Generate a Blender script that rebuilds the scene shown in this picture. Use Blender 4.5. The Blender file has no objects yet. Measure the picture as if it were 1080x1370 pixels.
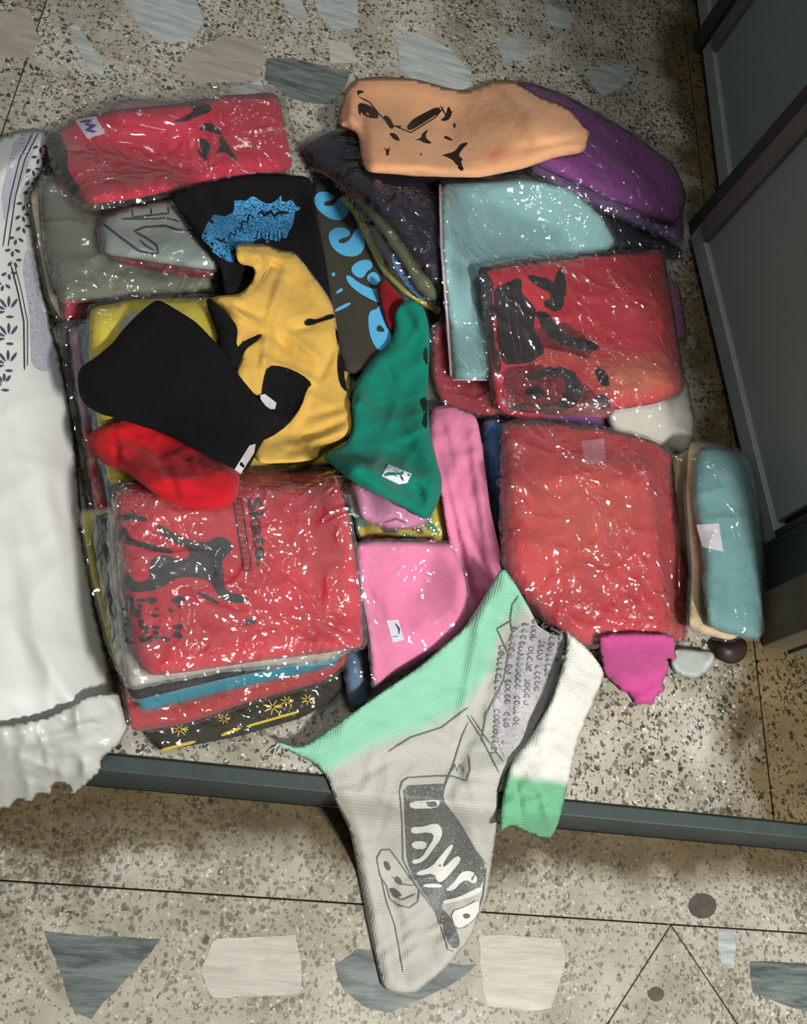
import bpy, math, random
import numpy as np
from mathutils import Matrix, Vector
from mathutils.geometry import delaunay_2d_cdt

# ------------------------------------------------------------------ camera
W, HPX, FPX, CAMH = 1080.0, 1370.0, 1187.0, 1.15
Rv = np.array([.9544, .1715, .2447]); Fv = np.array([.0562, -.9074, .4166]); Nv = np.array([-.2935, .3842, .8754])
Rv /= np.linalg.norm(Rv); Nv = Nv - Rv * Nv.dot(Rv); Nv /= np.linalg.norm(Nv)
Fv = np.cross(Nv, Rv); Fv = Fv if Fv[1] < 0 else -Fv
sc = bpy.context.scene
C = sc.collection
cd = bpy.data.cameras.new('camera'); cam = bpy.data.objects.new('camera', cd); C.objects.link(cam)
cd.sensor_fit = 'VERTICAL'; cd.sensor_height = 36; cd.lens = FPX / HPX * 36; cd.clip_start = .01
right = Vector((Rv[0], Fv[0], -Nv[0])); up = -Vector((Rv[1], Fv[1], -Nv[1])); fwd = Vector((Rv[2], Fv[2], -Nv[2]))
M = Matrix.Identity(4)
for i in range(3):
    M[i][0] = right[i]; M[i][1] = up[i]; M[i][2] = -fwd[i]
M[2][3] = CAMH
cam.matrix_world = M
sc.camera = cam
# ------------------------------------------------------------------ world, lamps, exposure
wd = bpy.data.worlds.new('world'); sc.world = wd; wd.use_nodes = True
wd.node_tree.nodes['Background'].inputs[0].default_value = (.80, .86, .84, 1)
wd.node_tree.nodes['Background'].inputs[1].default_value = .17
def area(name, loc, target, sx, sy, power, col):
    l = bpy.data.lights.new(name, 'AREA'); l.shape = 'RECTANGLE'; l.size = sx; l.size_y = sy; l.energy = power; l.color = col
    o = bpy.data.objects.new(name, l); C.objects.link(o); o.location = loc
    o.rotation_euler = (Vector(target) - Vector(loc)).to_track_quat('-Z', 'Y').to_euler()
    return o
area('near_lamp', (1.42, -1.0, 2.25), (.3, .6, 0), .42, .26, 92, (1.0, .975, .94))
area('far_tube', (.15, 3.6, 2.9), (.1, .5, 0), 1.2, .10, 5, (.95, 1.0, .99))
area('ceiling_lamp', (.25, .8, 2.75), (.3, .5, 0), .30, .30, 11, (1.0, .99, .97))
sc.cycles.transparent_max_bounces = 48
sc.view_settings.view_transform = 'Standard'; sc.view_settings.look = 'None'
sc.view_settings.exposure = 0.12; sc.view_settings.gamma = 1; sc.view_settings.use_curve_mapping = False

rnd = random.Random(7)
# ------------------------------------------------------------------ pixel <-> place
def P(u, v, z):
    """the point at height z seen at photo position (u, v)"""
    u = np.asarray(u, float); v = np.asarray(v, float)
    r = np.stack([u - W / 2, v - HPX / 2, np.full(u.shape, FPX)], -1)
    t = (CAMH - z) / (r @ Nv)
    return (r @ Rv) * t, (r @ Fv) * t

STEP_Y, STEP_H = .163, .15
# support height map (what later things lie on)
CELL = .005; GX0, GY0 = -.9, -.5; NX, NY = 440, 420
gy = GY0 + CELL * (np.arange(NY) + .5)
Hm = np.where(gy[:, None] > STEP_Y - .030, 0.0, -STEP_H) * np.ones((NY, NX))
def blur(A, k):
    if k < 1: return A
    for ax in (0, 1):
        B = np.pad(A, [(k + 1, k) if a == ax else (0, 0) for a in (0, 1)], 'edge').cumsum(ax)
        n = A.shape[ax]
        A = (np.take(B, range(2 * k + 1, 2 * k + 1 + n), ax) - np.take(B, range(0, n), ax)) / (2 * k + 1)
    return A
def dil(A, k):
    for _ in range(k):
        B = np.pad(A, 1, 'edge')
        A = np.maximum.reduce([B[i:i + A.shape[0], j:j + A.shape[1]] for i in range(3) for j in range(3)])
    return A
def samp(G, x, y):
    fx = np.clip((x - GX0) / CELL - .5, 0, NX - 1.001); fy = np.clip((y - GY0) / CELL - .5, 0, NY - 1.001)
    i = fx.astype(int); j = fy.astype(int); a = fx - i; b = fy - j
    return (G[j, i] * (1 - a) + G[j, i + 1] * a) * (1 - b) + (G[j + 1, i] * (1 - a) + G[j + 1, i + 1] * a) * b

def outline(pts, step=7, rounds=2, jag=0, seed=0, cut=6):
    p = np.array(pts, float)
    for _ in range(rounds):
        q = np.roll(p, -1, 0); L = np.linalg.norm(q - p, axis=1, keepdims=True) + 1e-6
        f = np.minimum(.25, cut / L)
        p = np.stack([p + (q - p) * f, q - (q - p) * f], 1).reshape(-1, 2)
    out = []
    for a, b in zip(p, np.roll(p, -1, 0)):
        n = max(1, int(round(np.linalg.norm(b - a) / step)))
        out += [a + (b - a) * k / n for k in range(n)]
    out = np.array(out)
    keep = [0]
    for i in range(1, len(out)):
        if np.linalg.norm(out[i] - out[keep[-1]]) > step * .3: keep.append(i)
    out = out[keep]
    if jag:
        rs = np.random.RandomState(seed); out = out + rs.uniform(-jag, jag, out.shape)
    return out
def sdist(Q, poly):
    A = poly; B = np.roll(poly, -1, 0); d = np.full(len(Q), 1e9); ins = np.zeros(len(Q), bool)
    for a, b in zip(A, B):
        ab = b - a; t = np.clip(((Q - a) @ ab) / (ab @ ab + 1e-9), 0, 1)
        d = np.minimum(d, np.linalg.norm(Q - a - t[:, None] * ab, axis=1))
        c = (a[1] > Q[:, 1]) != (b[1] > Q[:, 1])
        with np.errstate(divide='ignore', invalid='ignore'):
            xx = (b[0] - a[0]) * (Q[:, 1] - a[1]) / (b[1] - a[1] + 1e-12) + a[0]
        ins ^= c & (Q[:, 0] < xx)
    return np.where(ins, d, -d)
def triang(poly, step):
    x0, y0 = poly.min(0); x1, y1 = poly.max(0)
    rows = []
    k = 0; y = y0 + step * .5
    while y < y1:
        xs = np.arange(x0 + (step * .5 if k % 2 else 0), x1, step)
        rows.append(np.stack([xs, np.full(len(xs), y)], 1)); y += step * .87; k += 1
    G = np.concatenate(rows) if rows else np.zeros((0, 2))
    if len(G):
        G = G[sdist(G, poly) > step * .55]
    pts = [Vector((a, b)) for a, b in poly] + [Vector((a, b)) for a, b in G]
    r = delaunay_2d_cdt(pts, [], [list(range(len(poly)))], 1, 1e-4)
    V = np.array([[v.x, v.y] for v in r[0]]); F = [list(f) for f in r[2]]
    return V, F

def mknoise(seed, wl, n=9):
    rs = np.random.RandomState(seed); a = rs.uniform(0, 2 * np.pi, n); w = wl * rs.uniform(.6, 1.6, n); ph = rs.uniform(0, 6.28, n)
    def f(u, v):
        s = 0
        for k in range(n):
            s = s + np.sin((u * np.cos(a[k]) + v * np.sin(a[k])) * 2 * np.pi / w[k] + ph[k] + .8 * np.sin((u * np.sin(a[k]) - v * np.cos(a[k])) * 3.1 / w[k]))
        return s / n
    return f
def creases(seed, box, n, amp, wid, L=(25, 80)):
    """random straight crease ridges inside a box"""
    rs = random.Random(seed); out = []
    for _ in range(n):
        x = rs.uniform(box[0], box[2]); y = rs.uniform(box[1], box[3]); a = rs.uniform(0, 3.14); l = rs.uniform(*L)
        out.append((x, y, x + l * math.cos(a), y + l * math.sin(a), amp * rs.choice((1, -.7, .6)), wid * rs.uniform(.6, 1.3)))
    return out
def foldsum(folds, u, v):
    s = np.zeros_like(u)
    for (x1, y1, x2, y2, amp, w) in folds:
        dx, dy = x2 - x1, y2 - y1; L2 = dx * dx + dy * dy + 1e-9
        t = ((u - x1) * dx + (v - y1) * dy) / L2; tc = np.clip(t, 0, 1)
        d = np.hypot(u - x1 - tc * dx, v - y1 - tc * dy)
        s += amp * np.exp(-(d / w) ** 2) * (.35 + .65 * np.sin(np.clip(t, 0, 1) * np.pi))
    return s

# ------------------------------------------------------------------ materials
def lin(c):
    c = np.array(c, float) / 255
    return tuple(np.where(c <= .04045, c / 12.92, ((c + .055) / 1.055) ** 2.4))
MC = {}
def newmat(name):
    m = bpy.data.materials.new(name); m.use_nodes = True; nt = m.node_tree
    return m, nt, nt.nodes['Principled BSDF'], nt.nodes['Material Output']
def N(nt, t, **k):
    n = nt.nodes.new(t)
    for a, b in k.items():
        if a.startswith('i_'):
            key = a[2:]; n.inputs[int(key) if key.isdigit() else key].default_value = b
        else: setattr(n, a, b)
    return n
def ramp(nt, fac, stops, interp='LINEAR'):
    r = nt.nodes.new('ShaderNodeValToRGB'); r.color_ramp.interpolation = interp
    e = r.color_ramp.elements
    while len(e) < len(stops): e.new(.5)
    for k, (p, c) in enumerate(stops): e[k].position = p; e[k].color = (*c, 1)
    nt.links.new(fac, r.inputs[0]); return r
def cloth(col=None, attr=False, weave=900, rough=.92, var=.10, name='cotton', sheen=.25):
    col = col or (128, 128, 128)
    key = ('c', tuple(col), attr, weave, rough, name)
    if key in MC: return MC[key]
    m, nt, b, o = newmat(name); L = nt.links.new
    tc = N(nt, 'ShaderNodeTexCoord')
    n1 = N(nt, 'ShaderNodeTexNoise', i_Scale=22, i_Detail=4, i_Roughness=.6); L(tc.outputs['Object'], n1.inputs['Vector'])
    c = lin(col)
    if attr:
        a = N(nt, 'ShaderNodeAttribute', attribute_name='Col'); src = a.outputs['Color']
    else:
        a = N(nt, 'ShaderNodeRGB'); a.outputs[0].default_value = (*c, 1); src = a.outputs[0]
    rp = ramp(nt, n1.outputs[0], [(.3, (1 - var,) * 3), (.7, (1 + 0 * var,) * 3)])
    mx = N(nt, 'ShaderNodeMix', data_type='RGBA', blend_type='MULTIPLY', i_0=1.0)
    L(src, mx.inputs[6]); L(rp.outputs[0], mx.inputs[7]); L(mx.outputs[2], b.inputs['Base Color'])
    b.inputs['Roughness'].default_value = rough; b.inputs['Specular IOR Level'].default_value = .25
    b.inputs['Sheen Weight'].default_value = 0 if (sum(col) < 120 and not attr) else sheen * .3
    n2 = N(nt, 'ShaderNodeTexNoise', i_Scale=weave, i_Detail=1); L(tc.outputs['Object'], n2.inputs['Vector'])
    n3 = N(nt, 'ShaderNodeTexNoise', i_Scale=55, i_Detail=3); L(tc.outputs['Object'], n3.inputs['Vector'])
    ad = N(nt, 'ShaderNodeMath', operation='MULTIPLY_ADD', i_1=6.0); L(n3.outputs[0], ad.inputs[0]); L(n2.outputs[0], ad.inputs[2])
    if name == 'woven_polypropylene':
        for dr in ('X', 'Y'):
            w_ = N(nt, 'ShaderNodeTexWave', bands_direction=dr, i_Scale=110.0, i_Distortion=1.2, i_Detail=1.0); L(tc.outputs['Object'], w_.inputs['Vector'])
            a2 = N(nt, 'ShaderNodeMath', operation='MULTIPLY_ADD', i_1=1.1); L(w_.outputs['Fac'], a2.inputs[0]); L(ad.outputs[0], a2.inputs[2]); ad = a2
    bp = N(nt, 'ShaderNodeBump', i_Strength=.5, i_Distance=.0006); L(ad.outputs[0], bp.inputs['Height']); L(bp.outputs[0], b.inputs['Normal'])
    MC[key] = m; return m
def printmat(col, speck=0, base=(16, 15, 18), gloss=.5):
    key = ('p', tuple(col), speck, tuple(base))
    if key in MC: return MC[key]
    m, nt, b, o = newmat('print_ink'); L = nt.links.new
    if speck:
        tc = N(nt, 'ShaderNodeTexCoord')
        n1 = N(nt, 'ShaderNodeTexNoise', i_Scale=330, i_Detail=2, i_Distortion=1.2); L(tc.outputs['Object'], n1.inputs['Vector'])
        rp = ramp(nt, n1.outputs[0], [(0, lin(base)), (speck, lin(col))], 'CONSTANT'); L(rp.outputs[0], b.inputs['Base Color'])
    else: b.inputs['Base Color'].default_value = (*lin(col), 1)
    b.inputs['Roughness'].default_value = gloss; b.inputs['Specular IOR Level'].default_value = .3
    MC[key] = m; return m
def film(veil=.03, gl=1.0, scale=1.0, bump=1.0, rough=.09, tint=(235, 235, 232)):
    key = ('f', veil, gl, scale, bump, rough, tuple(tint))
    if key in MC: return MC[key]
    m, nt, b, o = newmat('clear_polythene'); L = nt.links.new; nt.nodes.remove(b)
    tc = N(nt, 'ShaderNodeTexCoord'); ob = tc.outputs['Object']
    def mth(op, a, b=None, c=None, cl=False):
        n = N(nt, 'ShaderNodeMath', operation=op, use_clamp=cl)
        for k, x in enumerate((a, b, c)):
            if x is None: continue
            if isinstance(x, (int, float)): n.inputs[k].default_value = x
            else: L(x, n.inputs[k])
        return n.outputs[0]
    def nz(sc_, det, dist, w=0):
        n = N(nt, 'ShaderNodeTexNoise', noise_dimensions='4D', i_W=w, i_Scale=sc_ * scale, i_Detail=det, i_Roughness=.5, i_Distortion=dist); L(ob, n.inputs['Vector']); return n.outputs[0]
    def ridge(x, k):        # sharp creases where the noise crosses its middle
        a_ = mth('ABSOLUTE', mth('SUBTRACT', x, .5)); return mth('POWER', mth('SUBTRACT', 1.0, mth('MULTIPLY', a_, k, cl=True)), 2.0)
    big = ridge(nz(11, 1, 1.2), 7); mid = ridge(nz(26, 1, 1.0, 3), 5); fine = nz(62, 1.5, 1.6, 5)
    mk = N(nt, 'ShaderNodeMapRange', i_1=.42, i_2=.62, i_3=.06, i_4=1.0); L(nz(13, 1, .5, 9), mk.inputs[0])
    h = mth('ADD', mth('MULTIPLY', big, .55), mth('MULTIPLY', mth('ADD', mth('MULTIPLY', mid, .45), mth('MULTIPLY', fine, .5)), mk.outputs[0]))
    bp = N(nt, 'ShaderNodeBump', i_Strength=1.0, i_Distance=.0085 * bump / scale); L(h, bp.inputs['Height'])
    g = N(nt, 'ShaderNodeBsdfGlossy', i_Roughness=rough); L(bp.outputs[0], g.inputs['Normal'])
    tr = N(nt, 'ShaderNodeBsdfTransparent'); tr.inputs[0].default_value = (.97, .97, .97, 1)
    df = N(nt, 'ShaderNodeBsdfDiffuse'); df.inputs[0].default_value = (*lin(tint), 1); L(bp.outputs[0], df.inputs['Normal'])
    m1 = N(nt, 'ShaderNodeMixShader', i_0=veil); L(tr.outputs[0], m1.inputs[1]); L(df.outputs[0], m1.inputs[2])
    fr = N(nt, 'ShaderNodeFresnel', i_IOR=1.5)
    f2 = N(nt, 'ShaderNodeMath', operation='MULTIPLY_ADD', i_1=1.5 * gl, i_2=.03 * gl, use_clamp=True); L(fr.outputs[0], f2.inputs[0])
    f3 = N(nt, 'ShaderNodeMath', operation='MINIMUM', i_1=.35); L(f2.outputs[0], f3.inputs[0])
    m2 = N(nt, 'ShaderNodeMixShader'); L(f3.outputs[0], m2.inputs[0]); L(m1.outputs[0], m2.inputs[1]); L(g.outputs[0], m2.inputs[2])
    L(m2.outputs[0], o.inputs[0])
    MC[key] = m; return m
def plain(name, col, rough=.5, metal=0, var=.12, scale=30, spec=.5, bump=0):
    key = ('pl', name, tuple(col), rough)
    if key in MC: return MC[key]
    m, nt, b, o = newmat(name); L = nt.links.new
    tc = N(nt, 'ShaderNodeTexCoord')
    n1 = N(nt, 'ShaderNodeTexNoise', i_Scale=scale, i_Detail=6, i_Roughness=.65); L(tc.outputs['Object'], n1.inputs['Vector'])
    c = np.array(lin(col))
    rp = ramp(nt, n1.outputs[0], [(.3, tuple(c * (1 - var))), (.7, tuple(c * (1 + var)))]); L(rp.outputs[0], b.inputs['Base Color'])
    b.inputs['Roughness'].default_value = rough; b.inputs['Metallic'].default_value = metal; b.inputs['Specular IOR Level'].default_value = spec
    if bump:
        bp = N(nt, 'ShaderNodeBump', i_Strength=.4, i_Distance=bump); L(n1.outputs[0], bp.inputs['Height']); L(bp.outputs[0], b.inputs['Normal'])
    MC[key] = m; return m
def terrazzo(lower):
    m, nt, b, o = newmat('terrazzo'); L = nt.links.new
    g = N(nt, 'ShaderNodeNewGeometry'); pos = g.outputs['Position']
    nb = N(nt, 'ShaderNodeTexNoise', i_Scale=9, i_Detail=5, i_Roughness=.6); L(pos, nb.inputs['Vector'])
    base = ramp(nt, nb.outputs[0], [(.3, lin((128, 122, 106))), (.5, lin((158, 153, 138))), (.7, lin((184, 180, 168)))] if not lower else [(.3, lin((132, 126, 108))), (.5, lin((158, 152, 136))), (.7, lin((178, 174, 162)))])
    nd = N(nt, 'ShaderNodeTexNoise', i_Scale=120, i_Detail=2); L(pos, nd.inputs['Vector'])
    wp = N(nt, 'ShaderNodeMix', data_type='RGBA', blend_type='LINEAR_LIGHT', i_0=.006); L(pos, wp.inputs[6]); L(nd.outputs['Color'], wp.inputs[7])
    prev = base.outputs[0]
    dens = N(nt, 'ShaderNodeTexNoise', i_Scale=5, i_Detail=2); L(pos, dens.inputs['Vector'])
    for sc_, th0, th1, cols in ((165, .30, .60, [(30, 34, 30), (52, 56, 50), (78, 74, 62), (100, 76, 60), (60, 66, 60)]),
                                (105, .36, .52, [(24, 28, 26), (66, 68, 60), (92, 84, 70), (112, 104, 88), (40, 44, 42)]),
                                (210, .30, .42, [(214, 208, 196), (120, 112, 96), (90, 86, 76), (70, 60, 50), (206, 200, 190)])):
        v = N(nt, 'ShaderNodeTexVoronoi', i_Scale=sc_); L(wp.outputs[2], v.inputs['Vector'])
        sp = N(nt, 'ShaderNodeSeparateColor'); L(v.outputs['Color'], sp.inputs[0])
        # random size per chip, some cells empty
        sub = N(nt, 'ShaderNodeMath', operation='MULTIPLY_ADD', i_1=.62, i_2=-.08 if sc_ != 210 else -.16); L(sp.outputs[0], sub.inputs[0])
        dm = N(nt, 'ShaderNodeMath', operation='MULTIPLY_ADD', i_1=.5, i_2=-.20); L(dens.outputs[0], dm.inputs[0])
        s2 = N(nt, 'ShaderNodeMath', operation='ADD'); L(sub.outputs[0], s2.inputs[0]); L(dm.outputs[0], s2.inputs[1])
        lt = N(nt, 'ShaderNodeMath', operation='SUBTRACT'); L(s2.outputs[0], lt.inputs[0]); L(v.outputs['Distance'], lt.inputs[1])
        st = N(nt, 'ShaderNodeMath', operation='MULTIPLY', i_1=9.0, use_clamp=True); L(lt.outputs[0], st.inputs[0])
        cr = ramp(nt, sp.outputs[1], [(k / 5, lin(c)) for k, c in enumerate(cols)], 'CONSTANT')
        sf = N(nt, 'ShaderNodeMath', operation='MULTIPLY', i_1=.62 if lower else .92); L(st.outputs[0], sf.inputs[0])
        mx = N(nt, 'ShaderNodeMix', data_type='RGBA'); L(sf.outputs[0], mx.inputs[0]); L(prev, mx.inputs[6]); L(cr.outputs[0], mx.inputs[7])
        prev = mx.outputs[2]
    # brown tint in noisy blotches, stronger towards one side of each floor
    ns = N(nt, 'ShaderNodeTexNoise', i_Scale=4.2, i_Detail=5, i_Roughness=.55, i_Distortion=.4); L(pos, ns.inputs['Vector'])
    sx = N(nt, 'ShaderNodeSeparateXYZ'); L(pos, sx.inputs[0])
    if lower:   # the step's shadow, painted in brown along its foot
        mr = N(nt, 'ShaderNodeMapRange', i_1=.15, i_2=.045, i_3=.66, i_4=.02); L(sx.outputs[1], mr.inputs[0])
    else:  # browner towards the right-hand wall
        mr = N(nt, 'ShaderNodeMapRange', i_1=.80, i_2=.97, i_3=-.05, i_4=.62); L(sx.outputs[0], mr.inputs[0])
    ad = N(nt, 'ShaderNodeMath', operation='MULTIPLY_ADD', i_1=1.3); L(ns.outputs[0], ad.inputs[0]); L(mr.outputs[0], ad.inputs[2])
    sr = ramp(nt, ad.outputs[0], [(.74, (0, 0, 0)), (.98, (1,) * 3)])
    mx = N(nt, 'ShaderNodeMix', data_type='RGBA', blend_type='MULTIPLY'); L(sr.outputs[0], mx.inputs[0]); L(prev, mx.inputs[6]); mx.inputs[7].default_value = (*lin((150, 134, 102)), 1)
    L(mx.outputs[2], b.inputs['Base Color'])
    b.inputs['Roughness'].default_value = .42; b.inputs['Specular IOR Level'].default_value = .35
    bp = N(nt, 'ShaderNodeBump', i_Strength=.15, i_Distance=.0006); L(nb.outputs[0], bp.inputs['Height']); L(bp.outputs[0], b.inputs['Normal'])
    return m
def marble(c1, c2, ang):
    m, nt, b, o = newmat('marble_chip'); L = nt.links.new
    g = N(nt, 'ShaderNodeNewGeometry')
    mp = N(nt, 'ShaderNodeMapping'); mp.inputs['Rotation'].default_value = (0, 0, ang); mp.inputs['Scale'].default_value = (1, 7, 1); L(g.outputs['Position'], mp.inputs[0])
    n1 = N(nt, 'ShaderNodeTexNoise', i_Scale=11, i_Detail=5, i_Roughness=.7, i_Distortion=.5); L(mp.outputs[0], n1.inputs['Vector'])
    rp = ramp(nt, n1.outputs[0], [(.36, lin(c1)), (.62, lin(c2))]); L(rp.outputs[0], b.inputs['Base Color']); b.inputs['Roughness'].default_value = .38
    b.inputs['Specular IOR Level'].default_value = .35
    return m

# ------------------------------------------------------------------ object helpers
def link_mesh(name, V, F, mat, parent=None, loc=None, smooth=True, col=None):
    me = bpy.data.meshes.new(name)
    V = np.asarray(V, float)
    o = bpy.data.objects.new(name, me)
    base = np.zeros(3)
    if parent is not None: base = np.array(parent['_o']); o.parent = parent
    if loc is not None: 
        base_w = np.array(loc, float); o.location = base_w - base; base = base_w
    o['_o'] = [float(x) for x in base]
    if parent is not None and parent.type != 'EMPTY': pass
    me.from_pydata((V - base).tolist(), [], F); me.update()
    if smooth: me.polygons.foreach_set('use_smooth', [True] * len(me.polygons))
    if mat: me.materials.append(mat)
    if col is not None:
        a = me.color_attributes.new('Col', 'FLOAT_COLOR', 'POINT')
        a.data.foreach_set('color', np.concatenate([col, np.ones((len(col), 1))], 1).ravel())
    C.objects.link(o); return o
def tag(o, label, cat, group=None):
    o['label'] = label; o['category'] = cat
    if group: o['group'] = group
    return o
def empty(name, loc):
    o = bpy.data.objects.new(name, None); o.empty_display_size = .05; o.location = loc; o['_o'] = [float(x) for x in loc]; C.objects.link(o); return o
def box(name, lo, hi, mat, parent=None, bev=0, struct=False):
    x0, y0, z0 = lo; x1, y1, z1 = hi
    V = [(x0, y0, z0), (x1, y0, z0), (x1, y1, z0), (x0, y1, z0), (x0, y0, z1), (x1, y0, z1), (x1, y1, z1), (x0, y1, z1)]
    F = [(0, 3, 2, 1), (4, 5, 6, 7), (0, 1, 5, 4), (1, 2, 6, 5), (2, 3, 7, 6), (3, 0, 4, 7)]
    o = link_mesh(name, V, F, mat, parent, loc=((x0 + x1) / 2, (y0 + y1) / 2, z0) , smooth=False)
    if bev:
        md = o.modifiers.new('b', 'BEVEL'); md.width = bev; md.segments = 2
    if struct: o['kind'] = 'structure'
    return o
def prism(name, xy, z0, z1, mat, parent=None, bev=0):
    n = len(xy)
    xy = np.array(xy, float)
    if np.sum(xy[:, 0] * np.roll(xy[:, 1], -1) - np.roll(xy[:, 0], -1) * xy[:, 1]) < 0: xy = xy[::-1]
    V = [(a, b, z0) for a, b in xy] + [(a, b, z1) for a, b in xy]
    F = [list(range(n))[::-1], list(range(n, 2 * n))] + [(i, (i + 1) % n, n + (i + 1) % n, n + i) for i in range(n)]
    c = xy.mean(0)
    o = link_mesh(name, V, F, mat, parent, loc=(c[0], c[1], z0), smooth=False)
    if bev:
        md = o.modifiers.new('b', 'BEVEL'); md.width = bev; md.segments = 1
    return o

class Sheet:
    """a soft slab lying on whatever is below it; outline given where the photo shows it"""
    def __init__(s, pts, T, edge=None, conf=5, folds=(), noise=0, wl=70, seed=1, step=7, off=0, rounds=2, jag=0, over=None, maxz=None, ovoff=.0016, rise=.35, tight=False, fullfold=False, zadd=None, crumple=0, cwl=55):
        s.poly = outline(pts, step, rounds, jag, seed); s.T = T; s.edge = edge or max(5, T * 1050); s.folds = folds; s.noise = noise
        s.nf = mknoise(seed, wl); s.step = step; s.off = off; s.over = over; s.ovoff = ovoff; s.rise = rise; s.ff = fullfold; s.zadd = zadd; s.crumple = crumple; s.c1 = mknoise(seed + 300, cwl * 1.6, 4); s.c2 = mknoise(seed + 301, cwl * .8, 4)
        k = conf
        G = dil(Hm, 1 if tight else max(1, k // 2)); G = blur(blur(G, k), max(1, k // 2)); G = np.maximum(G, dil(Hm, 1)); s.G = blur(blur(G, 1), 1) + .0008
        s.V, s.F = triang(s.poly, step)
    def prof(s, d):
        q = np.clip(d / s.edge, 0, 1); return 1 - (1 - q) ** 2
    def top(s, u, v, extra=0.0):
        u = np.asarray(u, float); v = np.asarray(v, float)
        d = sdist(np.stack([u, v], 1), s.poly); p = s.prof(np.maximum(d, 0))
        q = 1.0 if s.ff else np.clip(d / 12, 0, 1)
        wob = (foldsum(s.folds, u, v) + s.noise * s.nf(u, v)) * q
        if s.crumple: wob = wob + s.crumple * ((1 - np.minimum(np.abs(s.c1(u, v)) * 2.6, 1)) ** 1.5 + .5 * (1 - np.minimum(np.abs(s.c2(u, v)) * 3, 1)) ** 2) * q
        if s.zadd is not None: wob = wob + s.zadd(u, v)
        z = np.full(len(u), .05)
        for _ in range(30):
            x, y = P(u, v, z)
            zn = samp(s.G, x, y) + s.off + np.maximum(s.T * (s.rise + (1 - s.rise) * p) + wob, .0015) + extra
            z = z + .55 * (zn - z)
        if s.over is not None:
            dd = sdist(np.stack([u, v], 1), s.over.poly); ins = dd > -2
            if ins.any():
                _, _, zo = s.over.top(u[ins], v[ins]); zz = z[ins]; w = np.clip((dd[ins] + 2) / 6, 0, 1)
                z[ins] = np.maximum(zz, (zo + s.ovoff) * w + zz * (1 - w))
        x, y = P(u, v, z)
        return x, y, z
    def build(s, name, mat, parent=None, colfn=None, register=True, loc=None, open_=False):
        V, F = s.V, s.F; n = len(V)
        d = sdist(V, s.poly); b = d < .3
        x, y, z = s.top(V[:, 0], V[:, 1])
        p = s.prof(np.maximum(d, 0))
        zb = samp(s.G, x, y) + s.off * .5 + s.rise * s.T * (1 - p)
        zb = np.minimum(zb, z - .0008)
        # rim closes on one line
        Vt = np.stack([x, y, z], 1); Vb = np.stack([x, y, zb], 1)
        idx = np.full(n, -1); inner = np.where(~b)[0]; idx[inner] = n + np.arange(len(inner)); idx[b] = np.where(b)[0]
        Ft = []; Fb = []
        for f in F:
            a = [int(i) for i in f]
            e1 = V[a[1]] - V[a[0]]; e2 = V[a[2]] - V[a[0]]
            if e1[0] * e2[1] - e1[1] * e2[0] > 0: a = a[::-1]     # photo rows run downwards
            Ft.append(a)
            bb = [int(idx[i]) for i in a][::-1]
            if not all(b[i] for i in a): Fb.append(bb)
        VV = np.concatenate([Vt, Vb[inner]])
        FF = Ft if open_ else Ft + Fb
        if open_: VV = Vt
        col = None
        if colfn is not None:
            c = colfn(V[:, 0], V[:, 1]); col = c if open_ else np.concatenate([c, c[inner]])
        if parent is None and loc is None:
            loc = (float(x.mean()), float(y.mean()), float(zb.min()))
        o = link_mesh(name, VV, FF, mat, parent, loc=loc, col=col)
        s.zmin = float(zb.min()); s.cx = float(x.mean()); s.cy = float(y.mean())
        if register:
            i = np.clip(((x - GX0) / CELL).astype(int), 1, NX - 2); j = np.clip(((y - GY0) / CELL).astype(int), 1, NY - 2)
            T_ = np.full(Hm.shape, -9.0); np.maximum.at(T_, (j, i), z)
            T2 = dil(T_, 1); Hm[:] = np.maximum(Hm, T2)
        s.obj = o
        return o
    def base(s):
        u, v = s.poly.mean(0); x, y, z = s.top([u], [v]); return (float(x[0]), float(y[0]), float(samp(s.G, x, y)[0]))

def decal(host, name, pts, mat, parent, off=.0007, step=7, rounds=1, jag=0, seed=0, colfn=None):
    poly = outline(pts, step, rounds, jag, seed); V, F = triang(poly, step)
    x, y, z = host.top(V[:, 0], V[:, 1], 0.0); z = z + off; x, y = P(V[:, 0], V[:, 1], z)
    VV = np.stack([x, y, z], 1); FF = []
    for f in F:
        a = list(f); e1 = VV[a[1]] - VV[a[0]]; e2 = VV[a[2]] - VV[a[0]]
        FF.append(a if e1[0] * e2[1] - e1[1] * e2[0] > 0 else a[::-1])
    return link_mesh(name, VV, FF, mat, parent, col=None if colfn is None else colfn(V[:, 0], V[:, 1]))
def strokes(host, name, lines, mat, parent, off=.0008):
    """several pen strokes joined as one print; each line = (width, [points])"""
    VV = []; FF = []
    for w, pts in lines:
        p = np.array(pts, float)
        q = []
        for a, b in zip(p[:-1], p[1:]):
            n = max(1, int(np.linalg.norm(b - a) / 5)); q += [a + (b - a) * k / n for k in range(n)]
        q.append(p[-1]); q = np.array(q)
        t = np.gradient(q, axis=0); t /= np.linalg.norm(t, axis=1, keepdims=True) + 1e-9; nn = np.stack([-t[:, 1], t[:, 0]], 1) * w / 2
        tp = np.minimum(1, np.minimum(np.arange(len(q)), np.arange(len(q))[::-1]) / 1.5 + .45)[:, None]
        k = len(VV); 
        for a, b in zip(q + nn * tp, q - nn * tp): VV += [a, b]
        FF += [(k + 2 * i, k + 2 * i + 1, k + 2 * i + 3, k + 2 * i + 2) for i in range(len(q) - 1)]
    V = np.array(VV); x, y, z = host.top(V[:, 0], V[:, 1]); z = z + off; x, y = P(V[:, 0], V[:, 1], z)
    o = link_mesh(name, np.stack([x, y, z], 1), FF, mat, parent)
    if len(lines) > 1: o['kind'] = 'stuff'
    return o
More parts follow.
